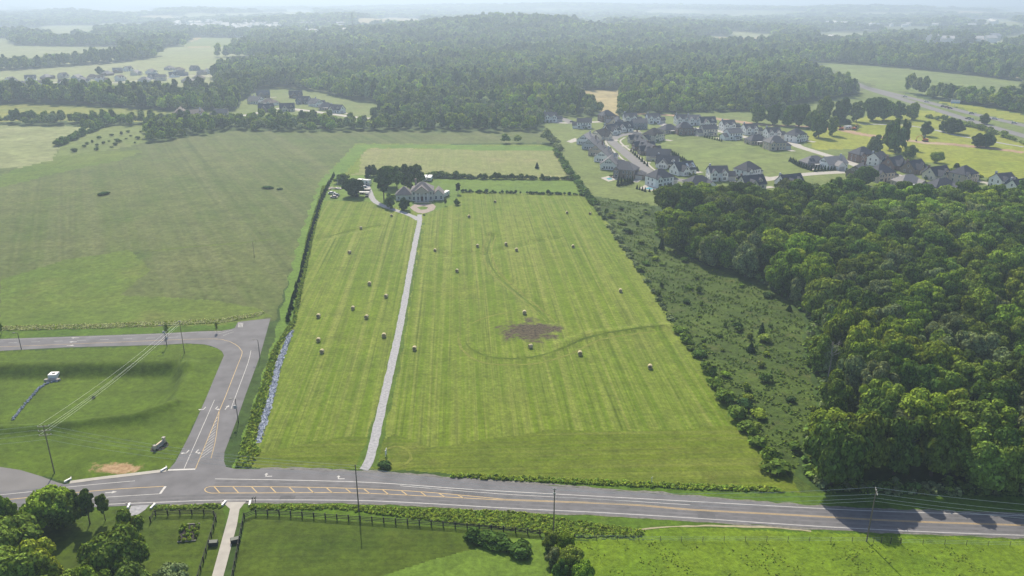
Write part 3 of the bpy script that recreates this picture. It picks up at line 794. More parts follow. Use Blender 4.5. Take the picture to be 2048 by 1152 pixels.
#@@TREES
# ------------------------------------------------------------------ foliage prototypes
def ico(sub):
    bm = bmesh.new()
    bmesh.ops.create_icosphere(bm, subdivisions=sub, radius=1.0)
    v = np.array([x.co[:] for x in bm.verts]); f = np.array([[q.index for q in p.verts] for p in bm.faces])
    bm.free()
    return v, f
ICO1, ICO2 = ico(1), ico(2)

def cards(P, Nn, size, rs, asp=(0.6, 1.0)):
    """one ragged leaf-clump quad at each point P facing roughly Nn"""
    n = len(P)
    t = rs.normal(size=(n, 3))
    a = np.cross(Nn, t); a /= np.linalg.norm(a, axis=1)[:, None] + 1e-9
    b = np.cross(Nn, a)
    s = size * rs.uniform(0.55, 1.3, n)[:, None]
    q = rs.uniform(asp[0], asp[1], n)[:, None]
    k = lambda: rs.uniform(0.55, 1.15, (n, 1))
    lift = Nn * s * 0.18
    c0 = P - a * s * k() - b * s * q * k() - lift
    c1 = P + a * s * k() - b * s * q * k()
    c2 = P + a * s * k() + b * s * q * k() - lift
    c3 = P - a * s * k() + b * s * q * k()
    V = np.stack([c0, c1, c2, c3], 1).reshape(-1, 3)
    F = np.arange(4 * n).reshape(n, 4)
    return V, F

def crown_np(seed, Rr, H, zb, nl, nc, cs, flat=1.0, core=0.80, up=-0.35, spread=0.62, ic=ICO2, lobe=(.34, .55)):
    rs = np.random.RandomState(seed)
    hz = (H - zb) / 2
    C, Q = [], []
    for i in range(nl):
        d = rs.normal(size=3); d /= np.linalg.norm(d)
        rr = rs.uniform(0.35, 1.0) ** 0.6 if i else 0.0
        lr = Rr * rs.uniform(*lobe) if i else Rr * 0.62
        c = np.array([d[0] * rr * Rr * spread, d[1] * rr * Rr * spread, zb + hz + d[2] * rr * hz * 0.66])
        c[2] = min(c[2], H - lr * 0.8 * flat)
        C.append(c); Q.append(lr)
    C, Q = np.array(C), np.array(Q)
    w = Q ** 2; w /= w.sum()
    P, Nn = [], []
    left = nc
    while left > 0:
        m = left * 2 + 20
        k = rs.choice(nl, m, p=w)
        d = rs.normal(size=(m, 3)); d /= np.linalg.norm(d, axis=1)[:, None]
        d = d[d[:, 2] > up] if True else d
        k = k[:len(d)]
        p = C[k] + d * (Q[k] * rs.uniform(0.84, 1.10, len(d)))[:, None] * np.array([1, 1, flat])
        dist = np.linalg.norm((p[:, None] - C[None]) / np.array([1, 1, flat]), axis=2) / Q[None]
        dist[np.arange(len(p)), k] = 9
        ok = (dist.min(1) > 0.86) & (p[:, 2] > 0.1)
        p, d = p[ok][:left], d[ok][:left]
        P.append(p); Nn.append(d); left -= len(p)
    P, Nn = np.concatenate(P), np.concatenate(Nn)
    Nn = Nn + rs.normal(size=Nn.shape) * 0.32; Nn /= np.linalg.norm(Nn, axis=1)[:, None]
    V, F = cards(P, Nn, cs, rs)
    iv, jf = ic
    faces = [tuple(f) for f in F]
    vs = [V]; n = len(V)
    for c, q in zip(C, Q):
        vv = iv * (q * core * rs.uniform(0.86, 1.08, (len(iv), 1))) * np.array([1, 1, flat]) + c
        vv[:, 2] = np.maximum(vv[:, 2], 0.05)
        vs.append(vv)
        faces += [tuple(int(i) + n for i in f) for f in jf]
        n += len(iv)
    V = np.concatenate(vs)
    z0, z1 = V[:, 2].min(), V[:, 2].max()
    lo = .15 if zb < 1 else z0
    k = (H - lo) / (z1 - z0)
    V[:, 2] = lo + (V[:, 2] - z0) * k
    C = C.copy(); C[:, 2] = lo + (C[:, 2] - z0) * k
    return V, faces, C, Q

def crown_mesh(name, mat, *a, **k):
    v, f, C, Q = crown_np(*a, **k)
    return np_mesh(name, v, f, [mat], None, False), C, Q

def trunk_mesh(name, C, Q, h, r, mat, seed=0):
    rs = random.Random(seed)
    mb = MB()
    bend = rs.uniform(-.03, .03) * h
    mb.tube([(0, 0, -0.5), (bend * .3, 0, h * .25), (bend, bend * .4, h * .6), (bend * 1.2, bend, h * .92)], [r * 1.25, r, r * .7, r * .25], 7)
    for c, q in list(zip(C, Q))[1:6]:
        z0 = h * rs.uniform(.3, .5)
        mb.tube([(bend * .6, 0, z0), (c[0] * .5, c[1] * .5, (z0 + c[2]) * .5 + .2), (c[0] * .9, c[1] * .9, c[2])], [r * .5, r * .35, r * .12], 5)
    return mb.mesh(name, mat)

# unit-ish trees: real metres, scaled per tree
TREE = []      # (crown mesh, trunk mesh, height)
for i, (Rr, H, zb, nl, nc, cs) in enumerate([(5.6, 15.5, 2.6, 26, 3600, .36), (5.0, 17.0, 3.0, 30, 3600, .33), (6.3, 14.5, 2.6, 32, 4000, .36), (4.4, 16.0, 2.8, 22, 3000, .34),
                                             (5.8, 17.5, 3.4, 36, 4200, .32), (5.2, 13.0, 1.6, 20, 3000, .38), (6.0, 16.0, 2.2, 40, 4200, .33)]):
    cm, C, Q = crown_mesh('crown', M['leaf'], 100 + i, Rr, H, zb, nl, nc, cs, flat=.9 if i % 2 else 0.75, spread=.80, lobe=(.20, .36))
    TREE.append((cm, trunk_mesh('trunk', C, Q, H * .82, .30, M['bark'], i), H))
for i, (Rr, H, zb, nl, nc, cs) in enumerate([(6.0, 14.5, .5, 34, 4200, .36), (5.4, 15.5, .7, 30, 4000, .36), (6.6, 13.0, .3, 36, 4400, .36), (5.0, 16.5, .6, 32, 4000, .34)]):
    cm, C, Q = crown_mesh('crown', M['leaf'], 180 + i, Rr, H, zb, nl, nc, cs, flat=.85, spread=.80, lobe=(.22, .38))
    TREE.append((cm, trunk_mesh('trunk', C, Q, H * .82, .30, M['bark'], 20 + i), H))
FARTREE = []
for i in range(7):
    Rr, H = [(5.6, 15), (5.0, 17), (6.2, 14), (4.6, 16), (5.4, 18), (6.4, 15.5), (4.9, 13)][i]
    cm, C, Q = crown_mesh('far_crown', M['leaf'], 300 + i, Rr, H, 1.2, 9, 330, .95, ic=ICO1, core=.86, spread=.64)
    FARTREE.append(cm)
BUSH = []
for i in range(5):
    Rr, H = [(1.5, 2.0), (1.2, 1.6), (1.8, 1.9), (1.0, 2.3), (1.4, 1.4)][i]
    cm, C, Q = crown_mesh('foliage', M['leaf'], 400 + i, Rr, H, 0.0, 7, 420, .20, core=.84, ic=ICO1, spread=.6, up=-.1)
    BUSH.append(cm)
TUFT = []
for i in range(4):
    rs = np.random.RandomState(500 + i)
    n = 46
    th = rs.uniform(0, 6.28, n); rad = rs.uniform(0, .45, n)
    P = np.stack([np.cos(th) * rad, np.sin(th) * rad, rs.uniform(.08, .5, n)], 1)
    Nn = np.stack([np.cos(th), np.sin(th), rs.uniform(.9, 3.5, n)], 1); Nn /= np.linalg.norm(Nn, axis=1)[:, None]
    v, f = cards(P, Nn, .17, rs)
    TUFT.append(np_mesh('tuft', v, f, [M['leaf']]))
def cone_mesh(seed, Rr, H, n, cs, zb=.1):
    rs = np.random.RandomState(seed)
    t = 1 - np.sqrt(rs.uniform(0, 1, n)); th = rs.uniform(0, 6.283, n)
    rr = Rr * (1 - t) ** .85 * (1 + .12 * np.sin(t * 22)) * rs.uniform(.85, 1.1, n)
    P = np.stack([np.cos(th) * rr, np.sin(th) * rr, zb + t * (H - zb)], 1)
    Nn = np.stack([np.cos(th), np.sin(th), np.full(n, .45)], 1) + rs.normal(size=(n, 3)) * .35
    Nn /= np.linalg.norm(Nn, axis=1)[:, None]
    v, f = cards(P, Nn, cs, rs)
    fs = [tuple(q) for q in f]; m = len(v)
    k = 9
    ring = [(math.cos(6.283 * i / k) * Rr * .8, math.sin(6.283 * i / k) * Rr * .8, zb) for i in range(k)]
    v = np.concatenate([v, np.array(ring + [(0, 0, H * .94)])])
    fs += [(m + i, m + (i + 1) % k, m + k) for i in range(k)]
    return np_mesh('needles', v, fs, [M['needle']])
CONE = [cone_mesh(1, .95, 3.0, 420, .16), cone_mesh(2, .8, 3.3, 420, .15), cone_mesh(3, 1.0, 2.7, 420, .16)]
BIGCONE = [cone_mesh(5, 2.3, 7.5, 900, .3, .5), cone_mesh(6, 2.0, 6.5, 900, .28, .5)]
STEM = MB().tube([(0, 0, -.2), (0, 0, 1.4)], [.09, .06], 6).mesh('trunk', M['bark'])

GREENS = {'dark green': (0.085, 0.140, 0.030), 'mid green': (0.140, 0.205, 0.036), 'yellow green': (0.205, 0.275, 0.036), 'grey green': (0.165, 0.21, 0.09), 'bright green': (0.170, 0.250, 0.032), 'deep green': (0.044, 0.084, 0.028), 'pale straw green': (0.40, 0.43, 0.20)}

def tree(x, y, h, tone, label, group=None, wide=1.0, proto=None, name='tree', z=None):
    k = rnd.randrange(7) if proto is None else proto
    cm, tm, H = TREE[k]
    z = float(hgt(x, y)) if z is None else z
    s = h / H
    r = thing(name, label, 'tree', (x, y, z), rnd.uniform(0, 6.28), group, (min(s, s ** .5) * wide, min(s, s ** .5) * wide, s))
    c = link('crown', cm, r)
    g = GREENS[tone]; j = rnd.uniform(.85, 1.15)
    c.color = (g[0] * j, g[1] * j, g[2] * j, 1)
    link('trunk', tm, r)
    return r

def shrub(x, y, h, tone, label, group=None, wide=1.0, name='shrub'):
    k = rnd.randrange(len(BUSH))
    s = h / 1.9
    o = link(name, BUSH[k], None, (x, y, float(hgt(x, y))), rnd.uniform(0, 6.28), (s * wide, s * wide, s))
    g = GREENS[tone]
    o.color = (*g, 1)
    return tag(o, label, 'shrub', group)

def conifer(x, y, h, label, group=None, big=False, wide=1.0):
    k = rnd.randrange(2)
    me, H = (BIGCONE[k], 7.0) if big else (CONE[rnd.randrange(3)], 3.0)
    s = h / H
    r = thing('conifer', label, 'conifer', (x, y, float(hgt(x, y))), rnd.uniform(0, 6.28), group, (s * wide, s * wide, s))
    c = link('needles', me, r)
    c.color = (0.030, 0.065, 0.022, 1)
    link('trunk', STEM, r)
    return r

# ---- stuff made of many instances on one point mesh
MASS = {}
def scatter(name, label, pts, protos, scl, cat, kind='stuff'):
    """pts (n,3), protos list of (mesh, colour), scl (n,3)"""
    coll = bpy.data.collections.new(name + '_kinds')
    for i, (me, colr) in enumerate(protos):
        if me.name not in MASS:
            MASS[me.name] = me.copy()
            MASS[me.name].materials[0] = M['leaf_mass']
        o = bpy.data.objects.new('%s_kind_%02d' % (name, i), MASS[me.name])
        coll.objects.link(o)
    n = len(pts)
    me = bpy.data.meshes.new(name)
    me.vertices.add(n)
    me.vertices.foreach_set('co', np.asarray(pts, np.float32).ravel())
    a = me.attributes.new('scl', 'FLOAT_VECTOR', 'POINT'); a.data.foreach_set('vector', np.asarray(scl, np.float32).ravel())
    a = me.attributes.new('rot', 'FLOAT_VECTOR', 'POINT'); a.data.foreach_set('vector', np.stack([np.zeros(n), np.zeros(n), nr.uniform(0, 6.28, n)], 1).astype(np.float32).ravel())
    ix = nr.randint(0, len(protos), n)
    st = 1.0 if cat != 'woodland' else (1 + .26 * np.sin(pts[:, 0] / 61 + 1.3) * np.sin(pts[:, 1] / 93) + .20 * np.sin(pts[:, 0] / 27 - pts[:, 1] / 45 + 2))[:, None]
    a = me.attributes.new('idx', 'INT', 'POINT'); a.data.foreach_set('value', ix.astype(np.int32))
    a = me.attributes.new('tone', 'FLOAT_VECTOR', 'POINT'); a.data.foreach_set('vector', (np.array([c for _, c in protos], np.float32)[ix] * st).astype(np.float32).ravel())
    me.update()
    o = link(name, me)
    g = bpy.data.node_groups.new(name, 'GeometryNodeTree')
    g.interface.new_socket('Geometry', in_out='INPUT', socket_type='NodeSocketGeometry')
    g.interface.new_socket('Geometry', in_out='OUTPUT', socket_type='NodeSocketGeometry')
    N, L = g.nodes.new, g.links.new
    gi, go = N('NodeGroupInput'), N('NodeGroupOutput')
    ci = N('GeometryNodeCollectionInfo')
    ci.inputs['Collection'].default_value = coll
    ci.inputs['Separate Children'].default_value = True
    ci.inputs['Reset Children'].default_value = True
    ip = N('GeometryNodeInstanceOnPoints')
    ip.inputs['Pick Instance'].default_value = True
    def attr(nm, t):
        q = N('GeometryNodeInputNamedAttribute'); q.data_type = t
        q.inputs['Name'].default_value = nm
        return next(s for s in q.outputs if s.enabled and s.name == 'Attribute')
    L(gi.outputs[0], ip.inputs['Points'])
    L(ci.outputs[0], ip.inputs['Instance'])
    L(attr('idx', 'INT'), ip.inputs['Instance Index'])
    er = N('FunctionNodeEulerToRotation')
    L(attr('rot', 'FLOAT_VECTOR'), er.inputs[0])
    L(er.outputs[0], ip.inputs['Rotation'])
    L(attr('scl', 'FLOAT_VECTOR'), ip.inputs['Scale'])
    L(ip.outputs[0], go.inputs[0])
    md = o.modifiers.new('scatter', 'NODES')
    md.node_group = g
    return tag(o, label, cat, None, kind)

def grid_points(poly, sp, jit=.38):
    p = np.array(poly)
    xs = np.arange(p[:, 0].min(), p[:, 0].max(), sp); ys = np.arange(p[:, 1].min(), p[:, 1].max(), sp * .87)
    X, Y = np.meshgrid(xs, ys)
    X = X + (np.arange(len(ys)) % 2)[:, None] * sp / 2
    X = X + nr.uniform(-jit, jit, X.shape) * sp; Y = Y + nr.uniform(-jit, jit, Y.shape) * sp
    ok = inside(X, Y, poly)
    return X[ok], Y[ok]

# ---- the big woodland at the right: the nearest trees one by one, the rest as one mass
WOOD = W0([(1322, 425), (1560, 420), (2100, 430), (2700, 450), (3000, 960), (2048, 984), (1660, 978), (1612, 945), (1600, 905), (1650, 850), (1660, 780), (1622, 700), (1640, 650), (1575, 598), (1490, 556), (1400, 528), (1330, 500)])
wx, wy = grid_points(WOOD, 8.3)
wpx, wpy = px_of(wx, wy, np.full(len(wx), 8.0))
order = np.argsort(np.hypot(wx, wy))
used = 0
rest = []
ROADEDGE = W0([(1560, 978), (2900, 1000)]); STRIPEDGE = W0([(1330, 500), (1490, 556), (1640, 650), (1622, 700), (1650, 850), (1600, 905)])
dr, ds = seg_dist(wx, wy, ROADEDGE), seg_dist(wx, wy, STRIPEDGE)
TONES = ['mid green'] * 5 + ['dark green'] * 4 + ['bright green'] * 3 + ['yellow green'] * 2 + ['grey green'] * 2
for k in order:
    if -40 < wpx[k] < 2090 and used < 205:
        tn = rnd.choice(TONES)
        h = rnd.uniform(13, 19) * (0.8 if ds[k] < 7 else 1.0)
        edge = dr[k] < 9 or ds[k] < 9
        if dr[k] < 9: wh = 'at the roadside edge of the woodland'
        elif ds[k] < 8: wh = 'on the woodland edge facing the scrub strip'
        elif wy[k] < 215: wh = 'inside the woodland, near its roadside edge'
        else: wh = 'deep inside the woodland right of the hay field'
        tree(wx[k], wy[k], h, tn, '%s broadleaf tree %s' % (tn, wh), '%s trees %s' % (tn, wh), rnd.uniform(.85, 1.2), 7 + rnd.randrange(4) if edge else None)
        used += 1
    else:
        rest.append(k)
rest = np.array(rest)
n = len(rest)
sc = nr.uniform(.85, 1.25, (n, 1))
protos = [(TREE[i % 7][0], GREENS[t]) for i, t in enumerate(['mid green', 'dark green', 'bright green', 'mid green', 'dark green', 'yellow green', 'mid green', 'grey green', 'dark green', 'bright green', 'mid green', 'dark green', 'mid green', 'mid green'])]
scatter('woodland', 'dense back part of the broadleaf woodland right of the hay field', np.stack([wx[rest], wy[rest], np.zeros(n)], 1), protos, np.concatenate([sc * 1.05, sc * 1.05, sc], 1), 'woodland')

# ---- dead trees standing in the woodland
def dead_tree(px, py, h, label):
    mb = MB()
    mb.tube([(0, 0, 0), (.2, 0, h * .5), (0, .2, h)], [.28, .18, .04], 6)
    for k in range(11):
        z = h * rnd.uniform(.45, .9); a = rnd.random() * 6.28; l = rnd.uniform(1.5, 3.4)
        e = Vector((math.cos(a) * l, math.sin(a) * l, z + l * .7))
        mb.tube([(0.1, 0, z), e * .55 + Vector((0, 0, z * .45)), e], [.11, .07, .02], 5)
        mb.tube([e * .6 + Vector((0, 0, z * .4)), e * .6 + Vector((math.cos(a + 1) * 1.1, math.sin(a + 1) * 1.1, z * .4 + 1.1))], [.05, .015], 4)
    x, y = G0(px, py)
    o = mb.build('dead_tree', M['deadwood'], None, (x, y, 0))
    tag(o, label, 'dead tree')
dead_tree(1489, 552, 13, 'bare pale dead tree standing in front of the woodland edge')
dead_tree(1655, 760, 13, 'bare grey dead tree at the woodland corner by the scrub strip')

# ---- woods, hedgerows and treelines out to the horizon
def far_woods():
    X, Y = [], []
    y = 640.0
    while y < 11500:
        s = max(9.2, y / 135.0) if y < 3500 else y / 110.0
        half = y * 0.80 + 60
        n = int(2 * half / s)
        x = np.linspace(-half, half, n) + nr.uniform(-.4, .4, n) * s
        X.append(x); Y.append(np.full(n, y) + nr.uniform(-.4, .4, n) * s)
        y += s * .87
    X, Y = np.concatenate(X), np.concatenate(Y)
    ok = ~clear_of(X, Y)
    for pl, wd in OPEN_LINES:
        ok &= seg_dist(X, Y, pl) > wd
    X, Y = X[ok], Y[ok]
    # a looser cover far away, where open ground and roofs show between the trees
    cover = np.sin(X / 260.0 + 2) + np.sin(Y / 410.0) + np.sin((X + Y) / 150.0) * .7
    ok = ~(((Y > 2600) & (cover > 1.1)) | ((Y > 1250) & (Y < 2600) & (cover > 1.9)))
    X, Y = X[ok], Y[ok]
    Z = hgt(X, Y)
    s = np.maximum(9.2, np.where(Y < 3500, Y / 135.0, Y / 110.0)) / 9.0
    low = (Y < 835)
    hs = nr.uniform(.7, 1.35, len(X)) * np.where(low, .62, 1.0) * (1 + .14 * np.sin(X / 47.0) * np.sin(Y / 61.0))
    ws = s * nr.uniform(.85, 1.2, len(X)) * np.where(low, .72, 1.0)
    hs = hs * np.clip(s, 1, 1.3)
    far = [(FARTREE[i % 7], tuple(1.15 * q for q in GREENS[t])) for i, t in enumerate(['mid green', 'dark green', 'bright green', 'mid green', 'deep green', 'grey green', 'mid green', 'dark green', 'yellow green', 'bright green', 'grey green', 'mid green'])]
    P, Sc = np.stack([X, Y, Z - .3], 1), np.stack([ws, ws, hs], 1)
    a = Y < 835
    b = (~a) & (Y < 1500)
    c = (~a) & (~b)
    scatter('hedgerow', 'long leafy hedgerows between the far fields', P[a], far, Sc[a], 'hedgerow')
    scatter('far_woodland', 'wide mixed woods behind the fields in the middle distance', P[b], far, Sc[b], 'woodland')
    scatter('far_woodland', 'hazy blue wooded hills reaching to the horizon', P[c], far, Sc[c], 'woodland')
OPEN_LINES = [(WP([(1530, 112), (1560, 122), (1620, 131), (1690, 158), (1745, 182), (1800, 198)]), 26), (WP([(1640, 148), (1742, 176), (1850, 203), (2048, 248), (2300, 305)]), 20),
              (WP([(1160, 44), (1195, 31)]), 30), (WP([(600, 76), (700, 60)]), 40)]
far_woods()

#@@OBJECTS
# ------------------------------------------------------------------ houses
M['wall'] = simple('painted_wall', (1, 1, 1), 0.85, var=0.06, scale=1.5, objcol=True)
M['roof'] = simple('roof_shingle', (1, 1, 1), 0.9, var=0.16, scale=2.2, objcol=True)
M['trim'] = simple('white_trim', (0.80, 0.79, 0.76), 0.7, var=0.04)
M['glass'] = simple('window_glass', (0.03, 0.04, 0.055), 0.12, var=0.1, spec=0.5)
M['door'] = simple('door_paint', (0.10, 0.06, 0.05), 0.6)
M['garage'] = simple('garage_door_paint', (0.50, 0.48, 0.44), 0.7, var=0.05)
M['dark_metal'] = simple('dark_metal', (0.03, 0.035, 0.04), 0.5, spec=0.4)
M['wood_pole'] = simple('pole_wood', (0.16, 0.13, 0.10), 0.9, var=0.2)
M['black_wood'] = simple('black_fence_paint', (0.018, 0.018, 0.02), 0.7)
M['wire'] = simple('wire', (0.72, 0.74, 0.66), 0.5)
M['white_metal'] = simple('white_metal', (0.72, 0.72, 0.70), 0.45, var=0.05)
M['grey_metal'] = simple('grey_metal', (0.33, 0.34, 0.36), 0.5, var=0.08)
M['carpaint'] = simple('car_paint', (1, 1, 1), 0.3, var=0.03, spec=0.5, objcol=True)
M['tyre'] = simple('tyre_rubber', (0.02, 0.02, 0.02), 0.8)
M['hay_straw'] = simple('straw', (0.47, 0.40, 0.23), 0.95, var=0.3, scale=6)
M['stone'] = simple('sign_stone', (0.58, 0.48, 0.36), 0.9, var=0.2, scale=2.5)
M['mulch'] = simple('mulch', (0.03, 0.026, 0.022), 0.95, var=0.4, scale=2)
M['pool_water'] = simple('pool_water', (0.10, 0.34, 0.42), 0.08, var=0.05, spec=0.5)
M['dark_green'] = simple('dark_green_paint', (0.018, 0.035, 0.03), 0.55)
M['orange'] = simple('machine_orange', (0.40, 0.11, 0.03), 0.5)

OV, RT = 0.4, 0.2
def gable(wall, roof, x0, x1, y0, y1, h, pitch, axis='x', z0=0.0):
    """one gabled block: walls with gable ends and a two-slope roof slab; axis is the ridge direction"""
    sw = axis == 'y'
    if sw: x0, x1, y0, y1 = y0, y1, x0, x1
    P = (lambda x, y, z: (y, x, z)) if sw else (lambda x, y, z: (x, y, z))
    yc, hr = (y0 + y1) / 2, (y1 - y0) / 2 * pitch
    vs = [P(x, *q) for x in (x0, x1) for q in ((y0, z0 - .4), (y1, z0 - .4), (y1, h), (yc, h + hr), (y0, h))]
    fs = [(4, 3, 2, 1, 0), (5, 6, 7, 8, 9), (0, 5, 9, 4), (1, 2, 7, 6)]
    if sw: fs = [f[::-1] for f in fs]
    wall.add(vs, fs)
    e = h - OV * pitch
    sec = [(y0 - OV, e), (yc, h + hr), (y1 + OV, e), (y1 + OV, e + RT), (yc, h + hr + RT), (y0 - OV, e + RT)]
    sec = [(a, b + .01) for a, b in sec]
    vs = [P(x, *q) for x in (x0 - OV, x1 + OV) for q in sec]
    fs = [(0, 6, 7, 1), (1, 7, 8, 2), (2, 8, 9, 3), (3, 9, 10, 4), (4, 10, 11, 5), (5, 11, 6, 0), (0, 1, 4, 5), (1, 2, 3, 4), (6, 11, 10, 7), (7, 10, 9, 8)]
    if not sw: fs = [f[::-1] for f in fs]
    roof.add(vs, fs)

def hip(wall, roof, x0, x1, y0, y1, h, pitch, z0=0.0):
    wall.box(x0, x1, y0, y1, z0 - .4, h)
    a, b, c, d = x0 - OV, x1 + OV, y0 - OV, y1 + OV
    L_, W_ = b - a, d - c
    e = h - .05
    if L_ >= W_:
        r = [(a + W_ / 2, (c + d) / 2), (b - W_ / 2 + .01, (c + d) / 2)]; hr = W_ / 2 * pitch
    else:
        r = [((a + b) / 2, c + L_ / 2), ((a + b) / 2, d - L_ / 2 + .01)]; hr = L_ / 2 * pitch
    vs = [(a, c, e), (b, c, e), (b, d, e), (a, d, e), (a, c, e + .2), (b, c, e + .2), (b, d, e + .2), (a, d, e + .2)] + [(p[0], p[1], e + .2 + hr) for p in r]
    fs = [(3, 2, 1, 0), (0, 1, 5, 4), (1, 2, 6, 5), (2, 3, 7, 6), (3, 0, 4, 7)]
    if L_ >= W_: fs += [(4, 5, 9, 8), (5, 6, 9), (6, 7, 8, 9), (7, 4, 8)]
    else: fs += [(4, 5, 8), (5, 6, 9, 8), (6, 7, 9), (7, 4, 8, 9)]
    roof.add(vs, fs)

_wm = {}
def win_mesh(w, h):
    k = (w, h)
    if k not in _wm:
        mb = MB()
        mb.box(-w / 2 - .09, w / 2 + .09, -.06, .02, -.09, h + .09, 0)
        mb.box(-w / 2, w / 2, -.075, -.05, 0, h, 1)
        mb.box(-.03, .03, -.085, -.06, 0, h, 0)
        mb.box(-w / 2, w / 2, -.085, -.06, h / 2 - .03, h / 2 + .03, 0)
        _wm[k] = mb.mesh('window', [M['trim'], M['glass']])
    return _wm[k]
def box_mesh(name, w, h, d, mat, trim=False):
    mb = MB()
    mb.box(-w / 2, w / 2, -d, .02, 0, h)
    return mb.mesh(name, mat)
DOOR = box_mesh('door', 1.1, 2.2, .07, M['door'])
GAR = box_mesh('garage_door', 4.6, 2.4, .06, M['garage'])
GAR1 = box_mesh('garage_door', 2.6, 2.3, .06, M['garage'])

ROT = {'f': 0, 'r': 90, 'b': 180, 'l': 270}
class House:
    """a house type: named parts with their places, set down any number of times"""
    def __init__(self): self.w, self.r, self.c, self.p, self.parts = MB(), MB(), MB(), MB(), []
    def at(self, mesh, name, face, block, along, z):
        x0, x1, y0, y1 = block
        if face in 'fb':
            x, y = (x0 + x1) / 2 + along, (y0 if face == 'f' else y1)
        else:
            x, y = (x0 if face == 'l' else x1), (y0 + y1) / 2 + along
        self.parts.append((name, mesh, (x, y, z), R(ROT[face])))
    def wins(self, face, block, alongs, z, w=1.0, h=1.5):
        for a in alongs: self.at(win_mesh(w, h), 'window', face, block, a, z)
    def done(self):
        self.wm, self.rm = self.w.mesh('wall', M['wall']), self.r.mesh('roof', M['roof'])
        self.cm = self.c.mesh('chimney', M['wall']) if self.c.v else None
        self.pm = self.p.mesh('porch', M['trim']) if self.p.v else None
        return self

def type_twin():
    H = House(); b = (-7, 5, -4.5, 4.5)
    gable(H.w, H.r, *b, 5.6, .75)
    g1, g2 = (-6.2, -2.2, -5.6, 0), (.6, 4.2, -5.3, 0)
    gable(H.w, H.r, *g1, 5.5, 1.0, 'y'); gable(H.w, H.r, *g2, 5.5, 1.0, 'y')
    ga = (5, 10.5, -3.5, 3.5); gable(H.w, H.r, *ga, 2.9, .7)
    H.wins('f', g1, (-.9, .9), 3.5); H.wins('f', g2, (-.8, .8), 3.5)
    H.wins('f', g1, (0,), .9, 2.2, 1.6); H.wins('f', g2, (0,), .9, 1.8, 1.6)
    H.at(DOOR, 'door', 'f', b, .3, 0); H.at(GAR, 'garage_door', 'f', ga, 0, 0)
    H.wins('b', b, (-4, -1, 2, 4.5), 3.6); H.wins('b', b, (-4, -1, 3), .9)
    H.wins('l', b, (-2, 2), 3.6); H.wins('l', b, (-2, 2), .9)
    H.p.box(-2.1, .5, -6.6, -5.75, 2.7, 2.95); H.p.box(-2.0, -1.8, -6.5, -6.3, -.3, 2.7); H.p.box(.2, .4, -6.5, -6.3, -.3, 2.7)
    H.c.box(-6.2, -5.2, 1, 2, 5, 10.2)
    return H.done()
def type_ranch():
    H = House(); b = (-8, 8, -5.5, 5.5)
    hip(H.w, H.r, *b, 3.1, .72)
    g = (2, 7.5, -9, 0); gable(H.w, H.r, *g, 3.0, .8, 'y')
    H.at(GAR, 'garage_door', 'f', g, 0, 0); H.at(DOOR, 'door', 'f', b, -1, 0)
    H.wins('f', b, (-6, -3.6), .9, 1.4, 1.5); H.wins('b', b, (-6, -3, 0, 3, 6), .9); H.wins('l', b, (-3, 0, 3), .9); H.wins('r', b, (2, 4), .9)
    H.p.box(-3.2, 1.4, -7.6, -5.9, 2.55, 2.75); H.p.box(-3.1, -2.9, -7.5, -7.3, -.3, 2.55); H.p.box(-1.2, -1.0, -7.5, -7.3, -.3, 2.55)
    return H.done()
def type_long():
    H = House(); b = (-5.5, 5.5, -8.5, 8.5)
    gable(H.w, H.r, *b, 3.6, .78, 'y')
    s = (5.5, 9.6, -4, 3); gable(H.w, H.r, *s, 3.0, .8, 'x')
    d = (-7.4, -5.5, 1, 5); hip(H.w, H.r, *d, 2.7, .4)
    H.wins('f', b, (-2.7, -.9, .9, 2.7), .8); H.wins('f', b, (-1.8, -.6, .6, 1.8), 4.6, .8, 1.1)
    H.wins('b', b, (-3, 0, 3), .9); H.wins('l', b, (-6, -3), .9); H.wins('r', b, (-6,), .9)
    H.at(GAR, 'garage_door', 'r', s, 0, 0); H.at(DOOR, 'door', 'r', b, 5.5, 0)
    H.c.box(1.5, 2.4, 4, 5, 5, 9.6)
    return H.done()
def type_bighip():
    H = House(); b = (-7, 7, -5.5, 5.5)
    hip(H.w, H.r, *b, 5.7, .8)
    g = (-6.6, -2.4, -6.8, 0); gable(H.w, H.r, *g, 5.4, .95, 'y')
    w_ = (7, 12.5, -3, 4); hip(H.w, H.r, *w_, 3.0, .75)
    H.wins('f', g, (-.9, .9), 3.5); H.wins('f', g, (0,), .9, 2.2, 1.6); H.wins('f', b, (0, 2.4, 5), 3.5); H.wins('f', b, (2.6, 5), .9)
    H.at(DOOR, 'door', 'f', b, .2, 0); H.at(GAR, 'garage_door', 'f', w_, 0, 0)
    H.wins('b', b, (-5, -2, 1, 4), 3.6); H.wins('b', b, (-5, -1, 3), .9); H.wins('r', b, (-3.5,), 3.6); H.wins('l', b, (-2, 2), 3.6); H.wins('l', b, (-2, 2), .9)
    return H.done()
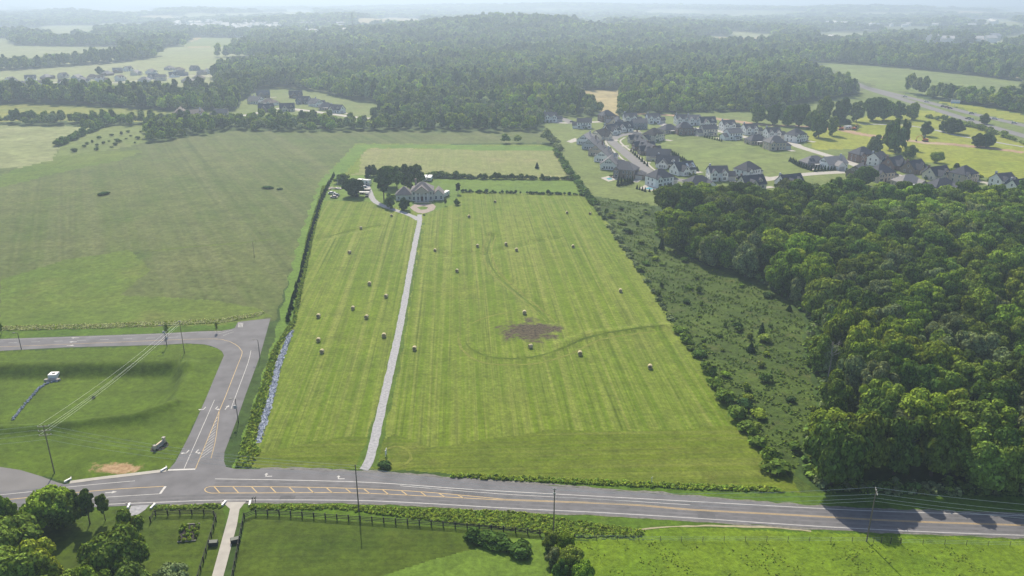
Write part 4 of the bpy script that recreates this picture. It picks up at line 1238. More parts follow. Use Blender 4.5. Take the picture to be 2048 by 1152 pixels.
def type_cross():
    H = House(); b = (-7.5, 7.5, -5, 5)
    gable(H.w, H.r, *b, 3.4, .95)
    g = (-5.5, .5, -7.5, 0); gable(H.w, H.r, *g, 3.3, 1.05, 'y')
    d = (3, 5.4, -3.9, 0); gable(H.w, H.r, *d, 5.6, .9, 'y', 4.6)
    k = (-3, 4, 0, 8.2); gable(H.w, H.r, *k, 3.2, .9, 'y')
    H.wins('f', g, (-1.6, 0, 1.6), .9); H.wins('f', g, (0,), 4.0, 1.2, 1.3); H.wins('f', d, (0,), 4.95, .9, .9)
    H.at(DOOR, 'door', 'f', b, 2, 0); H.wins('f', b, (5,), .9, 1.6, 1.5)
    H.wins('b', k, (-2, 0, 2), .9); H.wins('l', b, (-2, 2), .9); H.wins('l', b, (0,), 4.2); H.wins('r', b, (0,), 4.2)
    H.at(GAR, 'garage_door', 'r', b, -1.5, 0)
    H.c.box(-7.4, -6.5, .8, 1.8, 4, 9.3)
    return H.done()
def type_plain():
    H = House(); b = (-6.5, 6.5, -4.5, 4.5)
    gable(H.w, H.r, *b, 5.7, .7)
    a = (-10.5, -6.5, -3.5, 3.5); gable(H.w, H.r, *a, 3.0, .7)
    p_ = (-2, 2.4, -6.6, -4.5); hip(H.w, H.r, *p_, 2.7, .35)
    H.wins('f', b, (-5, -2.5, 0, 2.5, 5), 3.6); H.wins('f', b, (-4.6, 4.6), .9, 1.5, 1.5); H.wins('f', p_, (-.8, .8), .8, 1.1, 1.5)
    H.wins('b', b, (-5, -2, 2, 5), 3.6); H.at(DOOR, 'door', 'b', b, 0, 0); H.wins('r', b, (-2, 2), 3.6); H.wins('r', b, (-2, 2), .9)
    H.at(GAR, 'garage_door', 'b', a, 0, 0)
    return H.done()
HT = {'twin': type_twin(), 'ranch': type_ranch(), 'long': type_long(), 'bighip': type_bighip(), 'cross': type_cross(), 'plain': type_plain()}
WALLC = {'white': (.80, .79, .76), 'cream': (.66, .60, .50), 'tan': (.50, .42, .33), 'grey': (.42, .44, .47), 'brick': (.20, .135, .11), 'brown': (.23, .185, .15), 'blue grey': (.22, .25, .30)}
ROOFC = {'dark': (.052, .058, .075), 'grey': (.125, .125, .135), 'brown': (.15, .125, .11), 'pale grey': (.24, .23, .23), 'black': (.03, .032, .04)}

def house(kind, x, y, rz, wc, rc, label, group, s=1.0, detail=True, z=None):
    T = HT[kind]
    z = float(hgt(x, y)) if z is None else z
    r = thing('house', label, 'house', (x, y, z), R(rz), group, s)
    def part(nm, me, col, loc=None, rot=None, par=None):
        o = link(nm, me, par or r, loc, rot)
        if col: o.color = (*col, 1)
        return o
    j = rnd.uniform(.92, 1.08)
    part('wall', T.wm, tuple(c * j for c in WALLC[wc]))
    rf = part('roof', T.rm, tuple(c * j for c in ROOFC[rc]))
    if detail:
        if T.cm: part('chimney', T.cm, WALLC['brick'] if wc != 'white' else WALLC['grey'], par=rf)
        if T.pm: part('porch', T.pm, None)
        for nm, me, loc, rot in T.parts: part(nm, me, None, loc, rot)
    return r

PADS = []
def hpx(kind, px, py, rz, wc, rc, label, group, s=1.0, detail=True):
    x, y, z = G(px, py)
    if detail: PADS.append((kind, x, y, z, R(rz)))
    r = house(kind, x, y, rz, wc, rc, label, group, s, detail, z)
    def panel(x0, x1, y0, y1, zz, pitch, mat, nm):
        pl = lambda yy: zz + pitch * yy
        mb = MB()
        mb.add([(x0, y0, pl(y0) + .05), (x1, y0, pl(y0) + .05), (x1, y1, pl(y1) + .05), (x0, y1, pl(y1) + .05), (x0, y0, pl(y0) - .1), (x1, y0, pl(y0) - .1), (x1, y1, pl(y1) - .1), (x0, y1, pl(y1) - .1)],
               [(0, 1, 2, 3), (0, 4, 5, 1), (1, 5, 6, 2), (2, 6, 7, 3), (3, 7, 4, 0)])
        mb.build(nm, M[mat], r)
    if 'solar panels' in label:
        for q in (-5.4, -3.3): panel(q, q + 1.8, -4.6, -2.2, 3.25 + .72 * 5.9 + .03, .72, 'glass', 'solar_panel')
    if 'two pale roof panels' in label:
        for q in (.8, 5.6): panel(q, q + 1.7, -4.1, -1.4, 3.23 + .95 * 5.4, .95, 'white_metal', 'roof_panel')
    return r

ES = 'houses of the new estate beyond the hay field'
for a in [
 ('twin', 1102, 243, 5, 'white', 'dark', 'white twin gabled house standing alone beside the end of the short stub street'),
 ('plain', 1168, 256, -4, 'white', 'dark', 'white two storey house with wide dark roof facing the empty grass plots'),
 ('bighip', 1213, 242, 20, 'brick', 'dark', 'tall brown brick house highest up the slope, backed by the tree line'),
 ('cross', 1230, 253, 70, 'tan', 'grey', 'house with steep grey roof seen end on behind the street bend'),
 ('cross', 1222, 267, 40, 'white', 'dark', 'dark roofed white house set askew at the top of the street bend'),
 ('long', 1201, 277, -35, 'cream', 'black', 'navy roofed house with cream garage on the outside of the street bend'),
 ('cross', 1247, 262, 8, 'white', 'dark', 'dark roofed house with white gable end above the street bend'),
 ('twin', 1261, 245, 6, 'white', 'dark', 'white twin gabled house in the back row beside the grey blue house'),
 ('plain', 1278, 257, 8, 'blue grey', 'grey', 'grey blue two storey house in the middle of the back row'),
 ('twin', 1307, 246, 10, 'white', 'dark', 'white gabled house next to the empty green plot in the back row'),
 ('long', 1172, 286, -22, 'white', 'pale grey', 'house with the palest grey roof, first in the terrace-like row west of the street'),
 ('long', 1183, 296, -22, 'grey', 'grey', 'grey roofed house, second down the row west of the street'),
 ('long', 1196, 308, -20, 'tan', 'grey', 'house with tan gable end, third down the row west of the street'),
 ('long', 1208, 320, -20, 'white', 'grey', 'grey roofed house with dark side gable, fourth down the row west of the street'),
 ('long', 1220, 335, -16, 'white', 'grey', 'white house whose end gable carries two rows of large windows'),
 ('bighip', 1252, 354, -28, 'brown', 'grey', 'large brown brick house beside the paved pool terrace'),
 ('bighip', 1318, 370, 28, 'white', 'dark', 'broad dark hip roofed white house with poolside terrace by the woodland'),
 ('cross', 1277, 286, -75, 'cream', 'dark', 'cream house facing the inside of the street bend'),
 ('cross', 1287, 300, -72, 'brick', 'dark', 'dark brick house, second down the row east of the street'),
 ('cross', 1299, 309, -72, 'brown', 'dark', 'brown stone fronted house, third down the row east of the street'),
 ('long', 1317, 319, 72, 'cream', 'dark', 'house with broad cream gable, fourth down the row east of the street'),
 ('cross', 1335, 334, -20, 'white', 'dark', 'white house under a long navy roof, fifth down the row east of the street'),
 ('cross', 1365, 347, 28, 'white', 'dark', 'white house with two pale roof panels at the lower street corner'),
 ('bighip', 1306, 281, 45, 'cream', 'black', 'cream house with near black roof backing onto the upper corner of the open green'),
 ('ranch', 1336, 265, 30, 'tan', 'dark', 'low house with pale driveway at the corner of the open green'),
 ('bighip', 1368, 268, 0, 'brick', 'dark', 'dark brick block-like house at the head of the open green'),
 ('twin', 1364, 248, 8, 'white', 'dark', 'white double gabled house behind the dark brick house'),
 ('twin', 1388, 249, 8, 'white', 'grey', 'narrow white gabled house right behind the dark brick house'),
 ('cross', 1413, 251, 10, 'white', 'dark', 'white gabled house in the upper back row behind the cream two storey house'),
 ('plain', 1416, 270, 12, 'cream', 'dark', 'cream two storey house with screened porch facing the open green'),
 ('twin', 1456, 260, 14, 'white', 'dark', 'white house with large front gable at the left of the dirt road houses'),
 ('plain', 1465, 278, 22, 'white', 'grey', 'white house with tall blank gable end above the little hedge row'),
 ('twin', 1500, 268, 14, 'white', 'dark', 'white gabled house nearest the middle of the dirt road'),
 ('twin', 1545, 276, 12, 'white', 'dark', 'white house with three sharp gables on the right of the upper row'),
 ('ranch', 1512, 287, 14, 'tan', 'dark', 'low tan house behind the right end of the little hedge row'),
 ('bighip', 1548, 298, 10, 'tan', 'grey', 'big blocky tan stone house at the lower end of the upper row'),
 ('bighip', 1590, 282, 30, 'white', 'dark', 'white house with grey roof sides at the end of the paved cul-de-sac'),
 ('twin', 1436, 359, 4, 'white', 'dark', 'wide white house with two front gables below the open green'),
 ('bighip', 1493, 354, 35, 'white', 'dark', 'large white sided house with big dark roof turned to the right below the open green'),
 ('cross', 1578, 374, 22, 'white', 'dark', 'white house with three dark roof planes poking out of the woodland top'),
 ('cross', 1502, 376, 18, 'cream', 'dark', 'dark roofed house half hidden behind the woodland top'),
 ('ranch', 1396, 374, 15, 'white', 'dark', 'low dark roof just showing over the woodland top beside the white twin gabled house'),
 ('ranch', 1626, 332, 12, 'brown', 'grey', 'brown brick house with solar panels beside the white pool terrace'),
 ('long', 1664, 335, -68, 'white', 'pale grey', 'house with one huge pale grey roof slope behind a clipped evergreen row'),
 ('bighip', 1721, 322, 20, 'brick', 'dark', 'tall brick house at the top of the right hand row below the leaning trees'),
 ('twin', 1754, 329, 40, 'white', 'dark', 'white steep gabled house second in the right hand row'),
 ('cross', 1786, 336, 35, 'brick', 'dark', 'house with red brick dormer and white garage in the right hand row'),
 ('long', 1716, 351, -40, 'brown', 'grey', 'house with broad grey brown roof at the bend of the lower lane'),
 ('bighip', 1758, 360, 18, 'tan', 'dark', 'tan house with two tone grey and navy hip roof by the woodland top'),
 ('cross', 1826, 344, 35, 'brown', 'dark', 'brown gabled house in the middle of the right hand row'),
 ('ranch', 1814, 372, 10, 'tan', 'pale grey', 'pale grey roof half sunk behind the woodland top in the right hand group'),
 ('cross', 1872, 357, 25, 'cream', 'dark', 'cream house with dark roof and a car parked in front of it'),
 ('ranch', 1882, 380, 10, 'brown', 'dark', 'dark roof almost hidden behind the woodland top in the right hand group'),
 ('bighip', 1924, 363, 28, 'tan', 'dark', 'tan house with many white windows at the lower end of the right hand row'),
 ('twin', 2004, 374, 20, 'white', 'dark', 'white house with large dark twin roofs next to the right edge of the woodland top'),
 ('cross', 2036, 384, 25, 'white', 'dark', 'white gabled house cut by the right edge of the picture'),
]: hpx(*a, ES, 1.0)

MS = 'houses by the wooded lane left of centre'
for a in [
 ('long', 362, 231, 20, 'brown', 'brown', 'tall dark brown sided house beside a white terrace'),
 ('long', 392, 235, -25, 'white', 'brown', 'white gabled house next to the tall dark brown house'),
 ('plain', 444, 236, 8, 'tan', 'dark', 'long low dark roofed house right of the white gabled house by the lane'),
 ('long', 513, 207, 60, 'white', 'grey', 'white walled house with brown grey roof at the wood corner'),
 ('cross', 527, 196, 20, 'brown', 'grey', 'grey brown gabled house backed by yellow green shrubs'),
 ('ranch', 540, 210, -20, 'white', 'brown', 'white ended house in the middle of the wooded lane group'),
 ('cross', 533, 223, 10, 'brown', 'dark', 'dark gabled house at the front of the wooded lane group'),
 ('cross', 575, 222, 15, 'cream', 'dark', 'dark roofed house behind the tallest hedgerow trees'),
 ('cross', 592, 196, 20, 'brick', 'dark', 'brick house highest up the wooded lane'),
 ('cross', 608, 207, -15, 'blue grey', 'dark', 'blue grey house in the bend of the wooded lane'),
 ('long', 633, 212, 40, 'white', 'dark', 'white sided house by the far wood edge'),
 ('ranch', 653, 219, 15, 'tan', 'dark', 'low dark roofed house beside the white sided one at the far wood edge'),
 ('cross', 674, 225, -25, 'white', 'dark', 'white house with grey roof at the right end of the wooded lane group'),
 ('cross', 446, 181, 10, 'grey', 'dark', 'small grey house peeping out between the wood and the thicket'),
]: hpx(*a, MS, 1.0)

pads = MB()
for kind, x, y, z, a in PADS:
    Mx = Matrix.Translation((x, y, z)) @ Matrix.Rotation(a, 4, 'Z')
    q = {'twin': (5.4, 10.2, -12, -3.4), 'ranch': (2.4, 7.2, -15, -8.8), 'long': (9.6, 17, -2.6, 1.8), 'bighip': (7.4, 12.2, -12, -2.8), 'cross': (7.5, 15, -4, .8), 'plain': (-10.2, -6.8, 3.5, 11)}[kind]
    vs = []
    for u, v in ((q[0], q[2]), (q[1], q[2]), (q[1], q[3]), (q[0], q[3])):
        p = Mx @ Vector((u, v, 0)); vs.append((p.x, p.y, float(hgt(p.x, p.y)) + .056))
    pads.add(vs, [(0, 1, 2, 3)])
    if rnd.random() < .5:
        vs = []
        for u, v in ((-3, 6), (2.5, 6), (2.5, 9.5), (-3, 9.5)):
            p = Mx @ Vector((u, v, 0)); vs.append((p.x, p.y, float(hgt(p.x, p.y)) + .058))
        pads.add(vs, [(0, 1, 2, 3)])
tag(pads.build('driveway', M['concrete']), 'pale drive and patio slabs at the new houses', 'driveway', None, 'structure')
FS = 'houses of the far estate at the upper left'
FAR = [(23, 167, 'white', 'dark', 'twin'), (62, 161, 'white', 'dark', 'cross'), (94, 158, 'brick', 'grey', 'ranch'), (127, 156, 'cream', 'dark', 'cross'), (155, 160, 'grey', 'grey', 'long'), (186, 158, 'cream', 'brown', 'ranch'),
       (2, 181, 'blue grey', 'dark', 'plain'), (17, 184, 'cream', 'dark', 'plain'), (35, 186, 'tan', 'dark', 'cross'), (48, 177, 'white', 'dark', 'bighip'), (70, 180, 'blue grey', 'dark', 'bighip'), (87, 174, 'white', 'brown', 'twin'),
       (130, 170, 'white', 'brown', 'cross'), (152, 174, 'grey', 'dark', 'plain'), (166, 166, 'white', 'dark', 'long'), (202, 163, 'white', 'brown', 'twin'), (241, 162, 'white', 'brown', 'twin'), (216, 151, 'brick', 'grey', 'ranch'),
       (236, 146, 'brick', 'grey', 'cross'), (257, 142, 'white', 'dark', 'cross'), (272, 150, 'cream', 'grey', 'long'), (302, 148, 'white', 'dark', 'long'), (340, 140, 'grey', 'grey', 'ranch'), (359, 143, 'white', 'brown', 'ranch'), (390, 141, 'blue grey', 'dark', 'cross'),
       (416, 147, 'white', 'dark', 'long'), (349, 154, 'white', 'dark', 'cross'), (363, 152, 'blue grey', 'dark', 'twin'), (324, 161, 'cream', 'dark', 'plain'), (308, 158, 'grey', 'dark', 'cross'), (289, 164, 'white', 'grey', 'ranch'), (376, 165, 'tan', 'pale grey', 'ranch'),
       (398, 160, 'cream', 'brown', 'ranch'), (404, 149, 'tan', 'dark', 'ranch')]
FLAB = ['white twin gabled house at the left end of the far estate', 'white gabled house by the bare road, second from the left in the far estate', 'low brick house with wide grey hip roof in the far estate', 'cream fronted house right of the low brick one in the far estate',
        'big grey house seen end on in the middle of the far estate', 'cream house with brown roof below the round dark tree', 'blue grey house cut by the left picture edge', 'house with pale gable end just above the wood at the far left', 'tan house tucked behind the wood beside the tall white house',
        'tall white house with broad roof just above the wood', 'blue house with wide dark roof just above the wood', 'white house with brown roof and twin gables just above the wood', 'white cross gabled house at the wood top beside the blue tree', 'long grey roof just showing above the wood top',
        'white gable end beside the long grey roof', 'white gabled house on the green behind the wood top', 'small white house alone on the green behind the wood top', 'long low brick house below the tree row of the far estate', 'brick cross gabled house beside the long low brick one', 'dark roofed white house at the upper edge of the far estate',
        'cream house with broad grey roof on the green slope', 'tall white gabled house with dark roof on the green slope', 'grey house at the back right of the far estate', 'white low house beside the grey one at the back right', 'blue grey house near the bare lane end', 'white gable ended house at the right end of the far estate', 'house with dark roof on the bare plot',
        'blue twin gabled house on the bare plot', 'cream two storey house behind the wood top, right half', 'grey gabled house left of the cream two storey one', 'white low house with grey roof almost in the trees', 'pale roofed low house among the bare plots', 'cream low house at the right wood edge', 'tan low house under the last gabled house']
for (px, py, wc, rc, kd), lb in zip(FAR, FLAB): hpx(kd, px, py, rnd.choice([-20, 0, 10, 25, 80]), wc, {'dark': 'grey', 'grey': 'pale grey'}.get(rc, rc), lb, FS, 0.95, False)

def far_town():
    mb = MB()
    pts = []
    for _ in range(330):
        px = rnd.gauss(500, 95); py = rnd.uniform(45, 76) + (px - 500) * .03
        if 330 < px < 690: pts.append((px, py))
    for _ in range(70): pts.append((rnd.uniform(600, 720), rnd.uniform(70, 82)))
    for _ in range(60): pts.append((rnd.uniform(1650, 1990), rnd.choice([42, 52, 84]) + rnd.uniform(-3, 3)))
    for px, py in pts:
        x, y, z = G(px, py)
        Mx = Matrix.Translation((x, y, z)) @ Matrix.Rotation(rnd.uniform(0, 3), 4, 'Z') @ Matrix.Scale(rnd.uniform(1.0, 2.0), 4)
        b = MB()
        gable(b, b, -8, 8, -5.5, 5.5, rnd.choice([6, 8]), .6)
        k = rnd.choice([0, 0, 1])
        mb.add([Mx @ Vector(v) for v in b.v], b.f, 0)
        mb.m[-len(b.f):] = [k] * 4 + [1 + k] * (len(b.f) - 4)
    o = mb.build('far_town', [M['trim'], M['garage'], M['grey_metal']])
    tag(o, 'scattered pale roofs of a distant town in the haze', 'town', None, 'stuff')
far_town()

# ------------------------------------------------------------------ the stone house in the hay field
def mansion():
    x, y, z = G(846, 398)
    t = thing('country_house', 'pale stone country house with columned gable front at the head of the gravel drive', 'house', (x, y, z), R(3))
    w_, r_ = MB(), MB()
    b = (-6.2, 6.2, -5, 6); hip(w_, r_, *b, 6.0, .72)
    g = (-4.0, 3.6, -6.6, 0)
    lw = (-15.5, -6.2, -3.5, 6); hip(w_, r_, *lw, 3.3, .85)
    rw = (6.2, 12.2, -3.5, 6); gable(w_, r_, *rw, 3.4, .95, 'y')
    cw, cr = (.60, .57, .52, 1), (.17, .155, .155, 1)
    a = w_.build('wall', M['wall'], t); a.color = cw
    # the pediment over the columns
    p1, p2 = MB(), MB()
    gable(p1, r_, g[0], g[1], g[2], 0, 6.05, .75, 'y', 5.3)
    rr = r_.build('roof', M['roof'], t); rr.color = cr
    pe = p1.build('pediment', M['wall'], t); pe.color = (.47, .41, .34, 1)
    ch = MB().box(-4.6, -3.6, 3, 4, 7, 11.4).build('chimney', M['wall'], rr); ch.color = (.3, .22, .18, 1)
    for cx in (-3.6, -1.4, 1.0, 3.2):
        MB().tube([(cx, -6.3, -.3), (cx, -6.3, 5.0)], [.24, .2], 10).build('column', M['trim'], t)
    MB().box(-4.2, 3.8, -6.9, -5.1, -.4, .12).build('porch_floor', M['concrete'], t)
    for face, blk, al, zz, ww, hh in [('f', b, (-4.9, -2.4, 2.0, 4.9), 3.9, 1.0, 1.4), ('f', b, (-4.9, -2.4, 2.0, 4.9), .8, 1.0, 1.8), ('f', lw, (-3, 0, 3.4), .8, 1.0, 1.6), ('f', rw, (-1.4, 1.6), .8, 1.0, 1.7),
                                    ('l', lw, (-2, 2), .8, 1.0, 1.6), ('r', rw, (-2, 2), .8, 1.0, 1.6), ('b', b, (-4, 0, 4), 3.8, 1, 1.5), ('b', lw, (-3, 2), .8, 1, 1.5)]:
        x0, x1, y0, y1 = blk
        for q in al:
            loc = {'f': ((x0 + x1) / 2 + q, y0), 'b': ((x0 + x1) / 2 + q, y1), 'l': (x0, (y0 + y1) / 2 + q), 'r': (x1, (y0 + y1) / 2 + q)}[face]
            link('window', win_mesh(ww, hh), t, (*loc, zz), R(ROT[face]))
    link('door', box_mesh('door', 1.4, 2.6, .08, M['door']), t, (-.2, -5, 0.1))
mansion()
sheet('forecourt', [(848, 408), (866, 408), (872, 413), (868, 420), (856, 425), (846, 427), (836, 426), (826, 421), (820, 415), (828, 409)], 0.055, M['pavers'], 'pinkish gravel turning circle in front of the stone country house', 'forecourt')
sheet('lawn_circle', [(834, 415), (846, 412.5), (856, 414.5), (853, 418.5), (842, 420)], 0.075, M['yard'], 'small grass oval in the middle of the turning circle', 'lawn')
x0_, y0_ = G0(828, 406); x1_, y1_ = G0(863, 406)
tag(MB().box(x0_, x1_, y0_ - .2, y0_ + .2, -.2, .6).build('garden_wall', M['brick'] if 'brick' in M else M['stone']), 'low brown garden wall in front of the stone country house', 'wall')

# ------------------------------------------------------------------ vehicles
def wheels(r, xs, hw, rad, wd=.22):
    for x in xs:
        for s_ in (-1, 1):
            mb = MB(); mb.tube([(x, s_ * hw - wd / 2, rad), (x, s_ * hw + wd / 2, rad)], [rad, rad], 12)
            mb.build('wheel', M['tyre'], r)
def car(px, py, rz, colr, label, group=None, kind='car', s=1.0):
    x, y, z = G(px, py)
    nm, cat = {'car': ('parked_car', 'car'), 'pickup': ('pickup_truck', 'pickup'), 'road': ('car', 'car')}[kind]
    r = thing(nm, label, cat, (x, y, z + .06), R(rz), group, s)
    body, cab = MB(), MB()
    def prof(mb, pr, w1, w2, mi=0):
        n = len(pr)
        vs = [(a, -w1 if b < 1.0 else -w2, b) for a, b in pr] + [(a, w1 if b < 1.0 else w2, b) for a, b in pr]
        fs = [tuple(range(n)), tuple(range(2 * n - 1, n - 1, -1))] + [(i, n + i, n + (i + 1) % n, (i + 1) % n) for i in range(n)]
        mb.add(vs, fs, mi)
    prof(body, [(-2.25, .35), (2.25, .35), (2.3, .7), (2.1, .92), (.9, .99), (-2.1, .99), (-2.3, .75)], .9, .86)
    o = body.build('body', M['carpaint'], r); o.color = (*colr, 1)
    if kind == 'pickup':
        prof(cab, [(-.6, .98), (.95, .98), (.45, 1.72), (-.4, 1.74)], .84, .74)
    else:
        prof(cab, [(-1.9, .98), (1.15, .98), (.4, 1.48), (-1.3, 1.5)], .84, .70)
    cab.build('windows', M['glass'], r)
    rf = MB().box(-1.2 if kind != 'pickup' else -.4, .35, -.69, .69, 1.49 if kind != 'pickup' else 1.73, 1.54 if kind != 'pickup' else 1.78).build('roof', M['carpaint'], r)
    rf.color = (*colr, 1)
    wheels(r, (-1.4, 1.4), .82, .34)
    return r
def camper(px, py, rz, ln, label, cat='camper', stripe=(.3, .12, .08), h=3.0, name='camper_van'):
    x, y, z = G(px, py)
    r = thing(name, label, cat, (x, y, z), R(rz))
    mb = MB(); mb.box(-ln / 2, ln / 2, -1.2, 1.2, .55, h)
    mb.box(-ln / 2 + .6, -ln / 2 + 1.4, -.5, .5, h, h + .3); mb.box(.5, 1.4, -.5, .5, h, h + .3)
    mb.build('body', M['white_metal'], r)
    st = MB().box(-ln / 2 + .05, ln / 2 - .05, -1.23, 1.23, 1.0, 1.25).build('stripe', M['carpaint'], r); st.color = (*stripe, 1)
    MB().box(ln / 2 - .02, ln / 2 + .05, -1.0, 1.0, 1.5, 2.4).build('windscreen', M['glass'], r)
    for q in (-ln / 3, 0): MB().box(q, q + 1.2, -1.25, 1.25, 1.6, 2.3).build('window', M['glass'], r)
    wheels(r, (-ln / 4, ln / 3), 1.1, .42)
    return r
def trailer(px, py, rz, ln, mat, label, h=2.9, name='box_trailer'):
    x, y, z = G(px, py)
    r = thing(name, label, 'trailer', (x, y, z), R(rz))
    MB().box(-ln / 2, ln / 2, -1.25, 1.25, .7, h).build('body', M[mat], r)
    MB().box(-ln / 2 - .03, -ln / 2 + .01, -1.1, 1.1, .8, h - .2).build('rear_door', M['grey_metal'], r)
    MB().box(ln / 2, ln / 2 + 1.4, -.08, .08, .55, .7).build('drawbar', M['dark_metal'], r)
    wheels(r, (-.6, .5), 1.05, .4)
    return r
camper(891, 393, 70, 7.0, 'white camper with rooftop boxes parked right of the stone country house', h=3.1)
trailer(860, 361, 88, 8.0, 'white_metal', 'white box trailer standing out on the grass behind the stone country house')
trailer(850, 361, 88, 8.0, 'white_metal', 'white box trailer half hidden by the tall trees behind the stone country house')
camper(729, 369, 158, 9.0, 'long white motorhome with reddish stripe parked left of the tallest tree', 'motorhome', (.35, .2, .15), 3.3, 'motorhome')
trailer(737, 352, 95, 7.5, 'white_metal', 'white trailer behind the tallest tree at the far end of the yard')
car(728, 376, 170, (.6, .6, .6), 'white car parked in front of the motorhome')
trailer(728, 383, 175, 8.0, 'dark_metal', 'long dark trailer across the yard below the white car', 1.7, 'utility_trailer')
trailer(724, 387.5, 176, 9.0, 'grey_metal', 'grey flat trailer across the yard, nearest the round dark tree', 1.2, 'flat_trailer')
car(734, 393, 95, (.02, .02, .025), 'black pickup parked where the gravel track enters the yard', None, 'pickup')
car(714, 393, 100, (.03, .035, .045), 'dark car parked under the round dark tree', None)
car(664, 388, 15, (.55, .55, .55), 'white car at the left of the junk yard vehicles')
car(672, 392, 160, (.10, .12, .15), 'dark grey car in the junk yard group')
car(668, 396, 168, (.50, .38, .33), 'white and rusty red car at the front of the junk yard group')
def junk(px, py, label):
    x, y, z = G(px, py)
    mb = MB()
    for k in range(26):
        a, b = rnd.uniform(-4, 4), rnd.uniform(-2.5, 2.5)
        Mx = Matrix.Translation((a, b, rnd.uniform(.05, .5))) @ Euler((rnd.uniform(-.2, .2), rnd.uniform(-.2, .2), rnd.uniform(0, 3))).to_matrix().to_4x4()
        mb.box(-1.1, 1.1, -.35, .35, -.1, .1, rnd.randrange(3), Mx)
    tag(mb.build('scrap_pile', [M['deadwood'], M['grey_metal'], M['stone']], None, (x, y, z)), label, 'scrap pile')
junk(671, 377, 'heap of grey boards and scrap between the evergreen row and the round dark tree')
x, y, z = G(676, 378)
tag(MB().tube([(x, y, 0), (x, y, 9)], [.14, .09], 7).build('mast', M['grey_metal']), 'thin grey mast standing in the scrap heap', 'mast')
x, y, z = G(698, 355)
tag(MB().tube([(x, y, 0), (x, y, .6), (x, y, 2.4), (x, y, 2.6)], [.45, .42, .38, .1], 9).build('burn_barrel', M['dirt']), 'upright brown drum at the edge of the back field', 'drum')
x, y, z = G(1097, 357.5)
mb = MB(); mb.tube([(x - 1.6, y, .0), (x + 1.6, y, .0)], [1.5, 1.5], 14)
tag(mb.build('calf_hutch', M['white_metal']), 'small white rounded shelter in the first hedgerow', 'shelter')

HW = 'cars on the distant dual carriageway'
for px, py, cl, lb in [(1810, 194.5, (.6, .6, .6), 'white car furthest away on the dual carriageway'), (1853, 205, (.65, .65, .65), 'white car alone on the upper carriageway'), (1886, 214, (.05, .06, .08), 'dark car first of three close together on the upper carriageway'), (1894, 215.5, (.3, .1, .06), 'reddish car in the middle of three on the upper carriageway'),
                       (1900, 217.5, (.08, .08, .1), 'dark car last of three close together on the upper carriageway'), (1943, 228, (.2, .22, .25), 'grey car alone on the upper carriageway right of the billboard'), (1989, 238.5, (.6, .62, .66), 'pale blue white car on the upper carriageway near the right edge'), (2028, 247, (.65, .65, .63), 'white car closest to the right picture edge')]:
    car(px, py, -32, cl, lb, HW, 'road', 1.15)
for px, py, cl, lb in [(1936, 238, (.05, .05, .06), 'dark car leading a close pair on the lower carriageway'), (1942, 240, (.4, .42, .45), 'silver car behind the dark one on the lower carriageway')]:
    car(px, py, 148, cl, lb, HW, 'road', 1.15)
car(1864, 355, 10, (.02, .025, .04), 'dark blue car parked before the cream house in the right hand row')
car(1144, 244.5, 20, (.03, .03, .04), 'black car parked at the end of the short stub street')
car(1478, 357, 20, (.03, .04, .03), 'dark car on the drive between the two large white houses')
car(1395, 357, -20, (.6, .6, .6), 'white car beside the wide white twin gabled house')
car(1393, 267, 10, (.6, .6, .62), 'white car on the pale pad right of the dark brick block house')

def excavator(px, py, rz, label, mat='orange'):
    x, y, z = G(px, py)
    r = thing('excavator', label, 'excavator', (x, y, z), R(rz), 'machines on the building site', 1.2)
    for s_ in (-1, 1): MB().box(-1.8, 1.8, s_ * 1.1 - .28, s_ * 1.1 + .28, 0, .8).build('track', M['dark_metal'], r)
    MB().box(-1.7, 1.3, -1.1, 1.1, .9, 2.0).build('body', M[mat], r)
    MB().box(.1, 1.3, -1.1, -.1, 2.0, 3.1).build('cab', M['glass'], r)
    MB().tube([(1.2, .4, 1.6), (3.2, .4, 4.3), (5.6, .4, 3.0), (5.9, .4, 1.0)], [.26, .24, .18, .15], 6).build('arm', M[mat], r)
    MB().box(5.5, 6.3, -.1, .9, .3, 1.1).build('bucket', M['dark_metal'], r)
excavator(1709, 260, 40, 'orange excavator at the right of the site vehicles by the tree clump')
excavator(1682, 260, 160, 'orange excavator at the left of the site vehicles by the tree clump')
excavator(1850, 283, 170, 'orange excavator digging beside the long earth bank')
camper(1695, 259, 15, 7.0, 'white site truck between the excavators', 'truck', (.4, .1, .05), 3.2, 'site_truck')
x, y, z = G(1909, 214)
r = thing('billboard', 'blue and white billboard beside the dual carriageway', 'billboard', (x, y, z), R(-20))
for a in (-3, 0, 3): MB().tube([(a, 0, 0), (a, 0, 5)], .15, 6).build('post', M['grey_metal'], r)
MB().box(-4.5, 4.5, -.2, .2, 4, 7.5).build('panel', M['white_metal'], r)
q = MB().box(-4.3, 4.3, -.23, -.19, 4.2, 5.6).build('stripe', M['carpaint'], r); q.color = (.25, .4, .6, 1)

